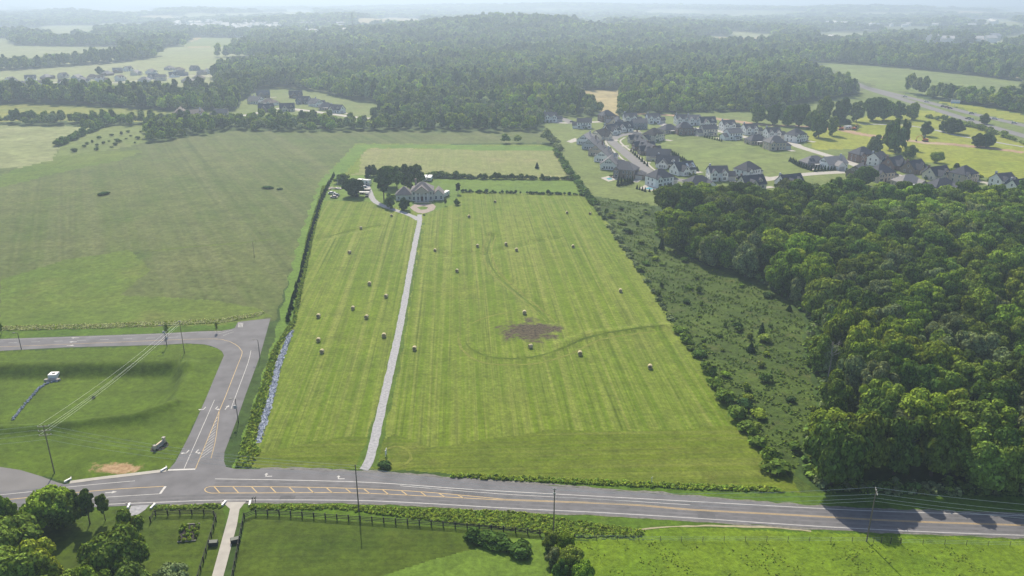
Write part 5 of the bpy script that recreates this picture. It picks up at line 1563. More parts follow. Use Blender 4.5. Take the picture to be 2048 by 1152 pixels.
# ------------------------------------------------------------------ estate streets, terraces and pools, the highway
def ribbon(name, px, wd, z, mat, label, cat, wob=0.0):
    mb = MB(); strip(mb, smooth_line(WP(px), 3.0), wd, z, wobble=wob)
    return tag(mb.build(name, M[mat]), label, cat, None, 'structure')
ST = [(1400, 372), (1370, 362), (1330, 356), (1306, 352), (1296, 343), (1277, 327), (1256, 310), (1240, 297), (1228, 287), (1224, 280), (1232, 274), (1250, 269), (1280, 264)]
ribbon('estate_street', ST, 8.5, .05, 'asphalt_old', 'pale street curving through the new estate', 'street')
ribbon('pavement', [(1339, 353), (1311, 341), (1292, 325), (1272, 309), (1254, 296), (1243, 287), (1241, 281), (1250, 275)], 1.6, .075, 'concrete', 'pale pavement along the east side of the estate street', 'pavement')
ribbon('pavement', [(1284, 350), (1262, 332), (1240, 314), (1224, 299), (1213, 287), (1212, 279), (1222, 272)], 1.6, .075, 'concrete', 'pale pavement along the west side of the estate street', 'pavement')
for k, (a, b) in enumerate([((1258, 292), (1243, 292)), ((1268, 300), (1256, 299)), ((1283, 310), (1270, 309)), ((1301, 326), (1288, 325)), ((1325, 342), (1308, 341))]):
    ribbon('driveway', [a, ((a[0] + b[0]) / 2, (a[1] + b[1]) / 2), b], 4.0, .065, 'concrete', None, 'driveway')
ribbon('estate_street', [(1090, 243), (1140, 246), (1220, 243), (1300, 244), (1345, 254), (1420, 259), (1500, 276), (1580, 286), (1600, 294), (1645, 308), (1690, 322), (1730, 336), (1800, 352)], 8, .045, 'concrete', 'pale upper street past the back row of new houses', 'street')
ribbon('estate_street', [(1500, 364), (1560, 355), (1620, 348), (1690, 344), (1730, 345)], 8, .04, 'concrete', 'pale lower lane running into the right hand houses', 'street')
ribbon('estate_street', [(1120, 236), (1134, 241), (1146, 247)], 9, .06, 'asphalt_old', 'short stub street beside the lone white house', 'street')
ribbon('dirt_road', [(1262, 227), (1330, 230), (1400, 234), (1460, 241), (1530, 250), (1600, 253), (1680, 260), (1720, 268), (1790, 278), (1850, 285), (1930, 291), (2048, 305)], 11, .04, 'dirt', 'brown dirt road behind the new houses', 'road', 4)
ribbon('dirt_road', [(1780, 268), (1830, 283), (1880, 288), (1940, 293)], 9, .06, 'earth', 'reddish earth bank on the building site', 'earth', 6)
ribbon('track', [(1720, 248), (1800, 250), (1860, 258), (1920, 272), (2048, 294)], 4, .05, 'gravel', 'pale track across the green beyond the building site', 'track', 1)
ribbon('highway', [(1535, 113), (1560, 121), (1620, 132), (1690, 158), (1744, 180), (1800, 198), (1880, 222), (1960, 247), (2048, 272), (2300, 345)], 12, .06, 'asphalt_old', 'lower carriageway of the distant dual carriageway', 'highway')
ribbon('highway', [(1640, 150), (1690, 164), (1742, 177), (1850, 204), (1950, 229), (2048, 251), (2300, 312)], 12, .06, 'asphalt_old', 'upper carriageway of the distant dual carriageway', 'highway')
ribbon('far_road', [(-200, 152), (0, 142), (120, 134), (260, 122)], 7, .06, 'concrete', 'pale road behind the far estate', 'road')
ribbon('far_road', [(0, 172), (40, 171), (90, 167), (150, 164), (230, 165), (330, 157), (380, 152), (430, 153)], 8, .06, 'concrete', 'pale street through the far estate', 'road')
ribbon('far_road', [(440, 236), (500, 229), (560, 217), (620, 222), (700, 233), (760, 238), (880, 242), (1050, 244)], 8, .06, 'concrete', 'pale lane winding past the wooded lane houses', 'road')
ribbon('far_road', [(1150, 46), (1172, 38), (1190, 30)], 40, .3, 'concrete', 'pale distant road cut on the horizon hill', 'road')
sheet('pool_terrace', WP([(1201, 356), (1222, 351), (1238, 358), (1217, 363.5)]), .07, M['concrete'], 'pale paved pool terrace beside the brown brick house', 'terrace', world=True)
sheet('pool', WP([(1212, 356.5), (1220, 355.6), (1226, 358.5), (1217, 359.8)]), .09, M['pool_water'], 'small teal pool in the paved terrace', 'pool', world=True)
sheet('pool_terrace', WP([(1277, 377), (1290, 370), (1308, 374), (1318, 377), (1306, 382)]), .07, M['concrete'], 'pale pool terrace beside the broad white house', 'terrace', world=True)
sheet('pool', WP([(1289, 377), (1298, 374.5), (1308, 378), (1300, 380)]), .09, M['pool_water'], 'blue pool beside the broad white house', 'pool', world=True)
sheet('pool_terrace', WP([(1620, 336), (1650, 331), (1660, 337), (1625, 340)]), .07, M['concrete'], 'white pool terrace behind the brown brick house with solar panels', 'terrace', world=True)
sheet('pool_terrace', WP([(316, 241), (332, 235), (346, 237), (338, 243)]), .07, M['concrete'], 'white terrace beside the tall dark brown house left of centre', 'terrace', world=True)
sheet('pool_terrace', WP([(1133, 283), (1150, 276), (1160, 281), (1142, 286)]), .07, M['concrete'], 'pale fenced terrace at the left end of the street row', 'terrace', world=True)

# ------------------------------------------------------------------ hay bales
BALES = [(699, 504, 'bale beside the left field edge, well below the junk yard', 60), (722, 455, 'bale nearest the gravel track on the left side of the drive', 20), (783, 430, 'bale closest under the curved gravel track', 100), (739, 567, 'bale midway down the left field, highest of the close trio beside the drive', 90), (772, 592, 'bale almost touching the drive, middle height in the left field', 80),
         (706, 616, 'bale in the left field just left of and above another bale', 85), (733, 634, 'bale in the left field just right of and below another bale', 75), (768, 671, 'lowest bale close to the left side of the drive', 95), (637, 632, 'bale at the left field edge above the riprap channel head', 88), (637, 680, 'upper of two close bales beside the riprap channel', 92), (644, 703, 'lower of two close bales beside the riprap channel', 85),
         (829, 697, 'lowest bale close to the right side of the drive', 90), (914, 541, 'bale alone between the drive and the curved swale', 80), (870, 500, 'bale close to the right side of the drive, upper field', 90), (955, 491, 'bale just left of the top of the curved swale', 85), (1012, 487, 'bale just right of the top of the curved swale', 100), (1033, 499, 'bale just below and right of the bale by the swale top', 90),
         (938, 432, 'bale nearest the turning circle right of the drive', 110), (990, 402, 'topmost bale right below the second hedgerow', 70), (1134, 424, 'left of two bales near the top right field corner', 95), (1180, 426, 'right of two bales near the top right field corner', 60), (1146, 492, 'bale alone in the upper right field', 92), (1241, 581, 'bale near the right field edge halfway down', 84),
         (1049, 625, 'bale just above the brown bare patch', 88), (1061, 693, 'bale at the lower rim of the brown bare patch', 25), (1160, 707, 'bale right of and below the brown bare patch', 88), (1300, 734, 'bale alone in the lower right field', 80)]
bm_ = MB()
bm_.tube([(-.62, 0, .72), (-.58, 0, .72), (.58, 0, .72), (.62, 0, .72)], [.66, .74, .74, .66], 22)
BALE_ROLL = bm_.mesh('straw_roll', M['hay_straw'], False)
bm2 = MB()
for s_ in (-1, 1):
    for q in (.15, .32, .5):
        bm2.tube([(s_ * .625, 0, .72), (s_ * .632, 0, .72)], [q + .05, q], 18)
M['hay_end'] = simple('bale_end', (0.34, 0.27, 0.14), 0.95, var=0.3, scale=7)
BALE_END = bm2.mesh('bale_end', M['hay_end'])
NET = MB()
for q in (-.4, 0, .4): NET.tube([(q - .05, 0, .72), (q + .05, 0, .72)], [.748, .748], 22, 0, False)
M['net'] = simple('net_wrap', (0.52, 0.47, 0.32), 0.8, var=0.2, scale=5)
BALE_NET = NET.mesh('net_wrap', M['net'])
for px, py, lb, az_ in BALES:
    x, y, z = G(px, py + 3)
    r = thing('hay_bale', 'round hay ' + lb, 'hay bale', (x, y, z), R(az_), 'round hay bales on the mown field', rnd.uniform(.92, 1.02))
    link('straw_roll', BALE_ROLL, r); link('bale_end', BALE_END, r); link('net_wrap', BALE_NET, r)

# ------------------------------------------------------------------ poles, wires, lamps
def arm_pole(px, py, h, label, arms=(), rz=0, rad=.16):
    x, y, z = G(px, py)
    r = thing('utility_pole', label, 'utility pole', (x, y, z), R(rz))
    MB().tube([(0, 0, -.3), (0, 0, h)], [rad, rad * .65], 8).build('pole', M['wood_pole'], r)
    for (za, ln, off) in arms:
        a = MB().box(-ln / 2, ln / 2, -.16 + off, -.04 + off, za - .07, za + .07).build('crossarm', M['deadwood'], r)
        for q in (-.46, -.16, .16, .46):
            MB().tube([(q * ln, off - .1, za + .08), (q * ln, off - .1, za + .34)], [.06, .05], 6).build('insulator', M['white_metal'], a)
    return Vector((x, y, z))
def wire(a, b, sag, label, rad=.024):
    pts = [a.lerp(b, t) - Vector((0, 0, sag * 4 * t * (1 - t))) for t in np.linspace(0, 1, 15)]
    tag(MB().tube(pts, rad, 4).build('power_line', M['wire']), label, 'wire', 'overhead power lines')
P1 = arm_pole(109, 946, 13.5, 'tall wooden pole with three crossarms beside the street mouth', [(13.2, 2.6, 0), (12.0, 2.8, 0), (10.8, 2.8, 0)], 12)
P5 = arm_pole(718, 1023, 12.5, 'bare wooden pole between main road and board fence')
P6 = arm_pole(1107, 1074, 12.5, 'wooden pole with stacked white insulators above the shrub thicket', [(12.3, .7, 0), (11.2, .5, 0)])
P7 = arm_pole(1733, 1083, 13.0, 'wooden pole with crossarm casting a long shadow on the pasture', [(12.7, 2.6, 0)], 75)
P2 = arm_pole(369, 706, 11.5, 'slim wooden pole on the lawn inside the side road bend', [(11.3, .8, 0)], 0, .13)
P8 = arm_pole(509, 516, 8.0, 'thin dark pole standing alone in the meadow', (), 0, .12)
V = Vector
for dx, zz, tp in [(-1.2, 13.4, 'top'), (1.2, 13.4, 'top'), (1.3, 12.2, 'middle'), (-1.3, 11.0, 'lowest')]:
    wire(P1 + V((dx, 0, zz)), P2 + V((dx * .5, 0, 11.4 - (13.4 - zz) * .4)), 1.2, '%s wire running from the crossarm pole across the lawn' % tp)
for dx, zz, tp in [(-1.3, 13.4, 'top'), (-1.4, 12.2, 'middle'), (-1.4, 11.0, 'lower'), (0, 9.6, 'lowest')]:
    wire(P1 + V((dx, 0, zz)), P1 + V((-48, -3, zz - 1)), 1.0, '%s wire leaving the crossarm pole to the left picture edge' % tp)
for dx, zz, z2, tp in [(1.3, 13.4, 12.3, 'top'), (1.4, 12.2, 11.6, 'second'), (1.4, 11.0, 10.9, 'third'), (0, 9.6, 9.8, 'lowest')]:
    wire(P1 + V((dx, 0, zz)), P5 + V((0, 0, z2)), 1.6, '%s wire from the crossarm pole over the junction' % tp)
    wire(P5 + V((0, 0, z2)), P6 + V((0, 0, z2 - .1)), 1.1, '%s wire along the road between the bare pole and the insulator pole' % tp)
for dy, z2, tp in [(-1.2, 13.0, 'front'), (1.2, 13.0, 'back'), (0, 11.2, 'lower'), (0, 10.4, 'lowest')]:
    wire(P6 + V((0, 0, z2 - .8)), P7 + V((0, dy, z2)), 1.3, '%s wire over the tree shadowed road left of the long shadow pole' % tp)
    wire(P7 + V((0, dy, z2)), P7 + V((70, dy - 9, z2 - .4)), 1.4, '%s wire running from the long shadow pole to the right edge' % tp)
def lamp(px, py, h, side, label, sign=False):
    x, y, z = G(px, py)
    r = thing('street_lamp', label, 'street lamp', (x, y, z))
    MB().tube([(0, 0, -.2), (0, 0, h)], [.13, .08], 7).build('pole', M['dark_metal'], r)
    MB().tube([(0, 0, h - .05), (side * 1.2, 0, h + .1)], [.06, .05], 6).build('arm', M['dark_metal'], r)
    MB().box(side * 1.2 - .45, side * 1.2 + .3, -.2, .2, h, h + .18).build('lamp_head', M['dark_metal'], r)
    if sign: MB().box(-.75, .1, -.12, .12, h - 3.0, h - 2.0).build('camera_box', M['grey_metal'], r)
lamp(43, 699, 6.0, -1, 'dark street lamp on the left road near the picture edge')
lamp(334, 692, 7.5, -1, 'dark lamp post with a box fitting beside the left road', True)
lamp(520, 716, 6.5, -1, 'dark street lamp on the right kerb of the upper side road')
lamp(477, 846, 7.5, -1, 'dark lamp post with a box fitting on the right kerb of the side road', True)
x, y, z = G(710, 128)
r = thing('radio_mast', 'thin lattice radio mast rising above the hazy woods', 'radio mast', (x, y, z))
mm = MB()
for a in range(3):
    t = a * 2.094
    mm.tube([(math.cos(t) * 1.1, math.sin(t) * 1.1, 0), (math.cos(t) * .7, math.sin(t) * .7, 88)], .22, 4)
for k in range(44):
    for a in range(3):
        t, u = a * 2.094, (a + 1) * 2.094
        q = 1.1 - .4 * k / 44
        mm.tube([(math.cos(t) * q, math.sin(t) * q, k * 2), (math.cos(u) * q, math.sin(u) * q, k * 2 + 2)], .1, 3)
mm.build('lattice', M['grey_metal'], r)

# ------------------------------------------------------------------ fences
def along(pts, step):
    out, acc = [], 0.0
    for (ax, ay), (bx, by) in zip(pts[:-1], pts[1:]):
        L_ = math.hypot(bx - ax, by - ay); t = acc
        while t < L_:
            out.append((ax + (bx - ax) * t / L_, ay + (by - ay) * t / L_, math.atan2(by - ay, bx - ax))); t += step
        acc = t - L_
    return out
POST = MB().box(-.11, .11, -.11, .11, -.2, 1.5).mesh('post', M['black_wood'])
def board_fence(px, label):
    w = W0(px)
    r = thing('board_fence', label, 'fence', (w[0][0], w[0][1], 0))
    o = V((w[0][0], w[0][1], 0))
    for x, y, a in along(w, 2.7): link('post', POST, r, (x - o.x, y - o.y, 0), a)
    mb = MB()
    for (ax, ay), (bx, by) in zip(w[:-1], w[1:]):
        L_ = math.hypot(bx - ax, by - ay); a = math.atan2(by - ay, bx - ax)
        Mx = Matrix.Translation((ax - o.x, ay - o.y, 0)) @ Matrix.Rotation(a, 4, 'Z')
        for zz in (.42, .82, 1.22): mb.box(0, L_, -.16, -.115, zz, zz + .15, 0, Mx)
    mb.build('rails', M['black_wood'], r)
board_fence([(489, 1037), (509, 1029), (560, 1031), (700, 1041), (850, 1051), (1000, 1062), (1085, 1071)], 'long black three board fence along the top of the large paddock')
board_fence([(489, 1037), (467, 1152), (440, 1290)], 'black board fence down the right side of the concrete drive')
board_fence([(301, 1044), (307, 1032), (360, 1030), (424, 1029), (435, 1037), (399, 1152), (370, 1260)], 'black board fence round the small garden paddock left of the drive')
WPOST = MB().tube([(0, 0, -.2), (0, 0, 1.35)], .06, 6).mesh('post', M['wood_pole'])
w = W0([(1150, 1079), (1350, 1083), (1560, 1083), (1735, 1084), (1758, 1084)])
def wire_fence(px, label):
    w = W0(px)
    r = thing('wire_fence', label, 'fence', (w[0][0], w[0][1], 0))
    o = w[0]
    for x, y, a in along(w, 4.6): link('post', WPOST, r, (x - o[0], y - o[1], 0))
    mb = MB()
    for (ax, ay), (bx, by) in zip(w[:-1], w[1:]):
        for zz in (.4, .8, 1.2): mb.tube([(ax - o[0], ay - o[1], zz), (bx - o[0], by - o[1], zz)], .018, 4)
    mb.build('wires', M['wire'], r)
wire_fence([(1150, 1079), (1350, 1083), (1560, 1083), (1758, 1085)], 'thin post and wire fence along the pasture, left of the metal gate')
wire_fence([(1802, 1088), (2048, 1093), (2400, 1104)], 'thin post and wire fence along the pasture, right of the metal gate')
gx, gy = G0(1762, 1086); hx, hy = G0(1800, 1088)
r = thing('farm_gate', 'dark metal field gate on three posts by the long shadow pole', 'gate', (gx, gy, 0), math.atan2(hy - gy, hx - gx))
L_ = math.hypot(hx - gx, hy - gy)
for q in (0, L_ / 2, L_): MB().tube([(q, 0, -.2), (q, 0, 1.6)], .09, 7).build('post', M['dark_metal'], r)
mb = MB()
for zz in (.3, .65, 1.0, 1.4): mb.tube([(0, 0, zz), (L_, 0, zz)], .03, 5)
mb.build('rails', M['dark_metal'], r)

# ------------------------------------------------------------------ small things of the foreground
x, y, z = G(320, 893)
r = thing('entrance_sign', 'pale stone entrance sign wall with end pillars in a dark mulch bed', 'sign', (x, y, z), R(76), None, .82)
mb = MB(); mb.prism([(3.2 * math.cos(t) * (1 + .12 * math.sin(3 * t)), 2.4 * math.sin(t)) for t in np.linspace(0, 6.283, 18)[:-1]], -.1, .08)
mb.build('mulch_bed', M['mulch'], r)
MB().box(-2.0, 2.0, -.25, .25, 0, 1.5).build('sign_wall', M['stone'], r)
MB().box(-1.7, 1.7, -.29, .29, .45, 1.25).build('sign_panel', M['concrete'], r)
for s_ in (-1, 1):
    p = MB().box(s_ * 2.2 - .35, s_ * 2.2 + .35, -.38, .38, 0, 2.0 if s_ > 0 else 1.6).build('pillar', M['stone'], r)
    MB().box(s_ * 2.2 - .45, s_ * 2.2 + .45, -.48, .48, 2.0 if s_ > 0 else 1.6, 2.15 if s_ > 0 else 1.75).build('cap', M['concrete'], p)
for k in range(9):
    t = k * .7
    o = link('plant', BUSH[k % 5], r, (2.4 * math.cos(t), 1.6 * math.sin(t), .05), t, .3)
    o.color = (*GREENS['deep green'], 1)

x, y, z = G(105, 738)
r = thing('drain_outlet', 'square white concrete drain box with round dark hole at the basin edge', 'drain', (x, y, z), R(4))
MB().box(-1.3, 1.3, -1.2, 1.2, -.5, 1.3).build('box', M['white_metal'], r)
MB().tube([(0.1, -.1, 1.3), (0.1, -.1, 1.33)], .55, 18).build('hole', M['black_wood'], r)
MB().box(-2.2, 2.4, -2.2, -1.25, -.5, .15).build('apron', M['concrete'], r)
mb = MB()
pa = smooth_line(WP([(115, 742), (85, 772), (55, 804), (25, 840)]), .8)
for i, p in enumerate(pa):
    zz = float(hgt(*p))
    for k in range(3):
        q = p + np.array([rnd.uniform(-.35, .35), rnd.uniform(-.3, .3)])
        sz = rnd.uniform(.25, .5)
        Mx = Matrix.Translation((q[0], q[1], zz + .15)) @ Euler((rnd.random() * 3, rnd.random() * 3, rnd.random() * 3)).to_matrix().to_4x4() @ Matrix.Diagonal((sz, sz * .8, sz * .7, 1))
        mb.add([Mx @ Vector(v * rnd.uniform(.8, 1.15)) for v in ICO1[0]], [tuple(int(c) for c in f) for f in ICO1[1]])
tag(mb.build('stone_swale', M['riprap']), 'narrow line of grey stones running from the drain box across the sunken lawn', 'riprap', None, 'stuff')

x, y, z = G(772, 911)
r = thing('sign_board', 'white sign board seen edge on beside the start of the gravel drive', 'sign', (x, y, z), R(84))
for q in (-.55, .55): MB().box(q - .06, q + .06, -.06, .06, -.2, 1.9).build('post', M['white_metal'], r)
MB().box(-.7, .7, -.1, -.065, .5, 1.8).build('panel', M['white_metal'], r)
x, y, z = G(1303, 968)
tag(MB().tube([(x, y, -.2), (x, y, 1.9), (x + .25, y, 2.1)], [.07, .06, .05], 6).build('marker_post', M['white_metal']), 'white marker post in the weeds at the lower field edge', 'post')
x, y, z = G(362, 718)
tag(MB().tube([(x, y, -.1), (x, y, 1.8)], .07, 6).build('marker_post', M['paint_yellow']), 'thin yellow marker post at the lawn bank corner', 'post')
for (px, lb) in ((506, 'left one of two dark mailboxes at the drive mouth'), (511, 'right one of two dark mailboxes at the drive mouth')):
    x, y, z = G(px, 1003)
    r = thing('mailbox', lb, 'mailbox', (x, y, z), 0, 'mailboxes at the drive mouth')
    MB().box(-.06, .06, -.06, .06, -.2, 1.0).build('post', M['black_wood'], r)
    mb = MB(); mb.tube([(0, -.28, 1.12), (0, .28, 1.12)], .17, 10); mb.build('box', M['dark_metal'], r)
def headwall(px, py, rz, label):
    x, y, z = G(px, py)
    r = thing('culvert_headwall', label, 'culvert', (x, y, z), R(rz), 'culvert ends along the road ditch')
    MB().box(-.9, .9, -.2, .2, -.5, .45).build('wall', M['trim'], r)
    MB().prism([(.9, .2), (1.5, 1.0), (1.35, 1.1), (.75, .25)], -.5, .2).build('wing', M['concrete'], r)
    MB().tube([(0, -.22, -.05), (0, -.24, -.05)], .35, 14).build('pipe', M['black_wood'], r)
headwall(448, 1008, 80, 'white culvert end left of the concrete drive mouth')
headwall(500, 1008, 100, 'grey culvert end right of the concrete drive mouth')
headwall(306, 1014, 80, 'white culvert end by the board fence corner')
headwall(258, 1013, 100, 'white culvert end by the gravel patch')
headwall(136, 962, 60, 'white culvert end at the left end of the kerb strip')
headwall(328, 940, 60, 'white culvert end at the junction end of the kerb strip')
headwall(66, 1033, 80, 'white culvert end beside the gravel track')
def store_box(px, py, rz, label, lid=True):
    x, y, z = G(px, py)
    r = thing('storage_box', label, 'storage box', (x, y, z), R(rz))
    MB().box(-.95, .95, -.5, .5, 0, .8).build('body', M['dark_green'], r)
    mb = MB(); mb.prism([(-1.0, .8), (1.0, .8), (.9, .98), (-.9, .98)], -.55, .55, 0, Matrix.Rotation(math.pi / 2, 4, 'X')); mb.build('lid', M['dark_green'], r)
    for a in (-.8, .8): MB().box(a - .08, a + .08, -.54, -.5, .1, .7).build('bracket', M['dark_metal'], r)
store_box(427, 1090, 6, 'dark green lidded box on the grass left of the concrete drive')
store_box(471, 1084, 20, 'dark green lidded box against the fence right of the concrete drive')

# raised vegetable beds in the small paddock
gxy = W0([(366, 1050), (400, 1048), (392, 1082), (355, 1085)])
r = thing('vegetable_garden', 'small rectangular vegetable plot in the fenced garden paddock', 'garden', (gxy[0][0], gxy[0][1], 0))
mb = MB(); mb.prism([(p[0] - gxy[0][0], p[1] - gxy[0][1]) for p in gxy][::-1], -.1, .07); mb.build('soil', M['mulch'], r)
for k in range(46):
    u, v = rnd.random(), rnd.choice([.05, .2, .35, .5, .65, .8, .95]) 
    a = np.array(gxy[0]) * (1 - u) + np.array(gxy[1]) * u; b = np.array(gxy[3]) * (1 - u) + np.array(gxy[2]) * u
    p = a * (1 - v) + b * v - np.array(gxy[0])
    o = link('plant', BUSH[k % 5], r, (p[0], p[1], .05), k, rnd.uniform(.2, .42)); o.color = (*GREENS[rnd.choice(['bright green', 'mid green', 'yellow green'])], 1)
for e in (0, 2):
    a, b = np.array(gxy[e]) - np.array(gxy[0]), np.array(gxy[e + 1]) - np.array(gxy[0])
    MB().tube([(a[0], a[1], .15), (b[0], b[1], .15)], .14, 6).build('border_log', M['deadwood'], r)
#@@PLANTING
# ------------------------------------------------------------------ single trees and shrubs
def tp(px, py, h, tone, label, group=None, wide=1.0, proto=None):
    x, y, z = G(px, py)
    if proto != 1 and proto != 3: proto = 7 + rnd.randrange(4)
    return tree(x, y, h, tone, label, group, wide, proto, z=z)
YG = 'trees round the stone country house'
tp(768, 401, 19, 'deep green', 'tallest dark tree left of the stone country house', YG, 1.05, 3)
tp(795, 386, 17, 'dark green', 'dark tree directly behind the left wing of the stone house', YG, 1.0, 1)
tp(815, 378, 16, 'dark green', 'dense tree behind the middle of the stone house', YG, 1.1, 4)
tp(835, 374, 15, 'dark green', 'dark tree beside the half hidden white trailer', YG, 1.0, 6)
tp(776, 374, 14, 'dark green', 'tree at the back left of the stone house clump', YG, 1.0, 0)
tp(706, 392, 11, 'deep green', 'round dark tree in the middle of the vehicle yard', YG, 1.25, 5)
tp(684, 366, 6.5, 'dark green', 'low wide tree behind the scrap heap', YG, 1.9, 5)
tp(738, 354, 8, 'deep green', 'small dark tree at the rear left corner of the yard', YG, 1.1, 0)
tp(748, 352, 7.5, 'dark green', 'second small tree at the rear left corner of the yard', YG, 1.1, 2)
tp(735, 363, 6, 'deep green', 'small dark tree beside the motorhome roof', YG, 1.0, 1)
tp(780, 416, 8.5, 'dark green', 'leafy tree on the bend of the gravel track', YG, 1.2, 2)
tp(809, 420, 7.5, 'deep green', 'dark low tree before the left wing of the stone house', YG, 1.3, 5)
tp(916, 388, 7, 'deep green', 'neat lollipop shaped tree on the grass right of the stone house', YG, .95, 3)
tp(914, 410, 3.6, 'dark green', 'small round bush-like tree right of the stone house', YG, 1.3, 5)
tp(891, 411, 3.8, 'dark green', 'small forked tree below the white camper', YG, .9, 3)
x, y, z = G(1074, 337)
conifer(x, y, 5.0, 'lone dark conical evergreen in the back field', None, True)
BG = 'trees at the lower left by the main road'
for a in [(8, 1052, 8.5, 'bright green', 'tree cut by the left picture edge beside the main road', .85, 0), (31, 1050, 6, 'mid green', 'slim young tree beside the gravel track', .8, 1), (103, 1051, 9.5, 'bright green', 'leftmost tree of the roadside clump', 1.15, 2), (127, 1052, 9.5, 'mid green', 'middle tree of the roadside clump', 1.1, 4),
          (150, 1043, 8.0, 'dark green', 'tree at the back of the roadside clump against the road', 1.0, 1), (180, 1048, 9.0, 'dark green', 'darker upright tree on the right of the roadside clump', .8, 3), (211, 1041, 7.0, 'mid green', 'small separate tree right of the roadside clump', .72, 1),
          (262, 1120, 12.0, 'mid green', 'big round tree beside the garden paddock fence', 1.0, 6), (235, 1165, 11.5, 'mid green', 'lower big tree in front of the round fence tree', 1.05, 4), (85, 1178, 11.5, 'yellow green', 'broad yellow green tree at the bottom left', 1.25, 2), (20, 1130, 11.0, 'mid green', 'tree at the left edge above the broad yellow green one', 1.2, 0),
          (190, 1215, 10.5, 'bright green', 'bright leafed tree at the bottom edge beside the big round tree', 1.15, 2), (20, 1200, 11.0, 'mid green', 'tree in the bottom left picture corner', 1.2, 4), (55, 1100, 8.5, 'bright green', 'smaller tree right of the left edge trees', 1.2, 5), (130, 1240, 11.5, 'mid green', 'tree at the bottom edge under the yellow green one', 1.2, 6), (345, 1185, 6.5, 'grey green', 'grey green bushy tree at the bottom edge inside the garden paddock', 1.1, 5),
          (262, 1205, 9.5, 'dark green', 'dark tree at the bottom edge right of the bright leafed one', 1.1, 0)]:
    tp(a[0], a[1], a[2], a[3], a[4], BG, a[5], a[6])
tp(335, 672, 4.5, 'bright green', 'slim young tree beside the lamp post on the left road', None, .6, 3)
tp(434, 665, 4.0, 'yellow green', 'small sapling on the verge by the road fork', None, .5, 3)
tp(3, 668, 4.5, 'yellow green', 'young tree on the verge at the left picture edge', None, .8, 3)
TG = 'thicket trees at the foot of the insulator pole'
for a in [(1100, 1095, 5.5, 'mid green', 'topmost bushy tree of the thicket below the insulator pole'), (1130, 1100, 5, 'bright green', 'pale leafed bushy tree at the right of the thicket top'), (1108, 1128, 5.5, 'grey green', 'grey green bushy tree at the left of the thicket'), (1140, 1140, 7, 'mid green', 'biggest dark bushy tree at the bottom edge of the thicket'), (1120, 1165, 7, 'dark green', 'bushy tree at the bottom edge left of the biggest one'), (1165, 1165, 6, 'bright green', 'bushy tree at the bottom right of the thicket')]:
    tp(a[0], a[1], a[2] * .8, a[3], a[4], TG, 1.0, rnd.choice([2, 5, 6]))
EG = 'trees standing on the fields of the new estate'
for a in [(1515, 246, 19, 'mid green', 'leftmost tree of the ragged row behind the new houses', 1.1), (1545, 249, 20, 'dark green', 'second tree of the ragged row behind the new houses', 1.05), (1575, 251, 19, 'mid green', 'third tree of the ragged row behind the new houses', 1.2), (1598, 253, 21, 'dark green', 'dark tree in the middle of the ragged row behind the new houses', 1.1),
          (1620, 257, 17, 'mid green', 'tree just left of the big dark tree by the site vehicles', 1.0), (1637, 275, 21, 'dark green', 'big dark tree casting a long shadow beside the site vehicles', 1.15), (1664, 271, 17, 'bright green', 'pale round headed tree leaning on the big dark one', .95), (1648, 245, 26, 'mid green', 'tallest tree of the group behind the site vehicles', 1.1), (1680, 246, 25, 'dark green', 'tall dark tree behind the pale round headed one', 1.1),
          (1712, 243, 20, 'mid green', 'tree left of centre in the row beyond the site', 1.2), (1745, 241, 23, 'dark green', 'broad dark tree in the row beyond the site', 1.3), (1768, 240, 20, 'mid green', 'tree right of centre in the row beyond the site', 1.2), (1795, 239, 18, 'dark green', 'next to last tree of the row beyond the site', 1.2), (1823, 239, 17, 'bright green', 'last bright green tree of the row beyond the site', 1.3),
          (1748, 306, 14, 'grey green', 'pale feathery tree behind the right hand row of houses', 1.0), (1778, 300, 25, 'mid green', 'tallest leaning tree behind the right hand row of houses', .75), (1790, 306, 22, 'dark green', 'dense tree under the tallest leaning one', 1.0), (1805, 296, 23, 'dark green', 'upright tree right of the tallest leaning one', .65), (1817, 318, 11, 'mid green', 'small tree right of the leaning trees above the red brick house', 1.2),
          (1851, 272, 13, 'dark green', 'dark single tree on the green beyond the building site', 1.3), (1884, 264, 10, 'dark green', 'smaller of two round trees on the far green', 1.1), (1906, 267, 14, 'dark green', 'larger of two round trees on the far green', 1.5), (1955, 294, 11, 'dark green', 'left half of the wide dark clump on the earth bank', 1.5), (1972, 294, 11.5, 'dark green', 'right half of the wide dark clump on the earth bank', 1.4),
          (1872, 325, 8, 'yellow green', 'thin feathery tree behind the right hand row of houses', 1.2), (1968, 248, 10, 'dark green', 'low dark tree beside the lower carriageway', 1.5), (1728, 372, 13, 'dark green', 'dark tree in front of the tan two tone roofed house', 1.1), (1700, 378, 10, 'mid green', 'tree left of the dark one before the tan house', 1.2),
          (201, 149, 12, 'deep green', 'round dark tree between the far estate houses', 1.4), (1560, 232, 14, 'grey green', 'grey green tree between the ragged row and the wood', 1.2), (1645, 232, 18, 'mid green', 'tree behind the tallest of the site group', 1.2)]:
    tp(a[0], a[1], a[2], a[3], a[4], EG, a[5])

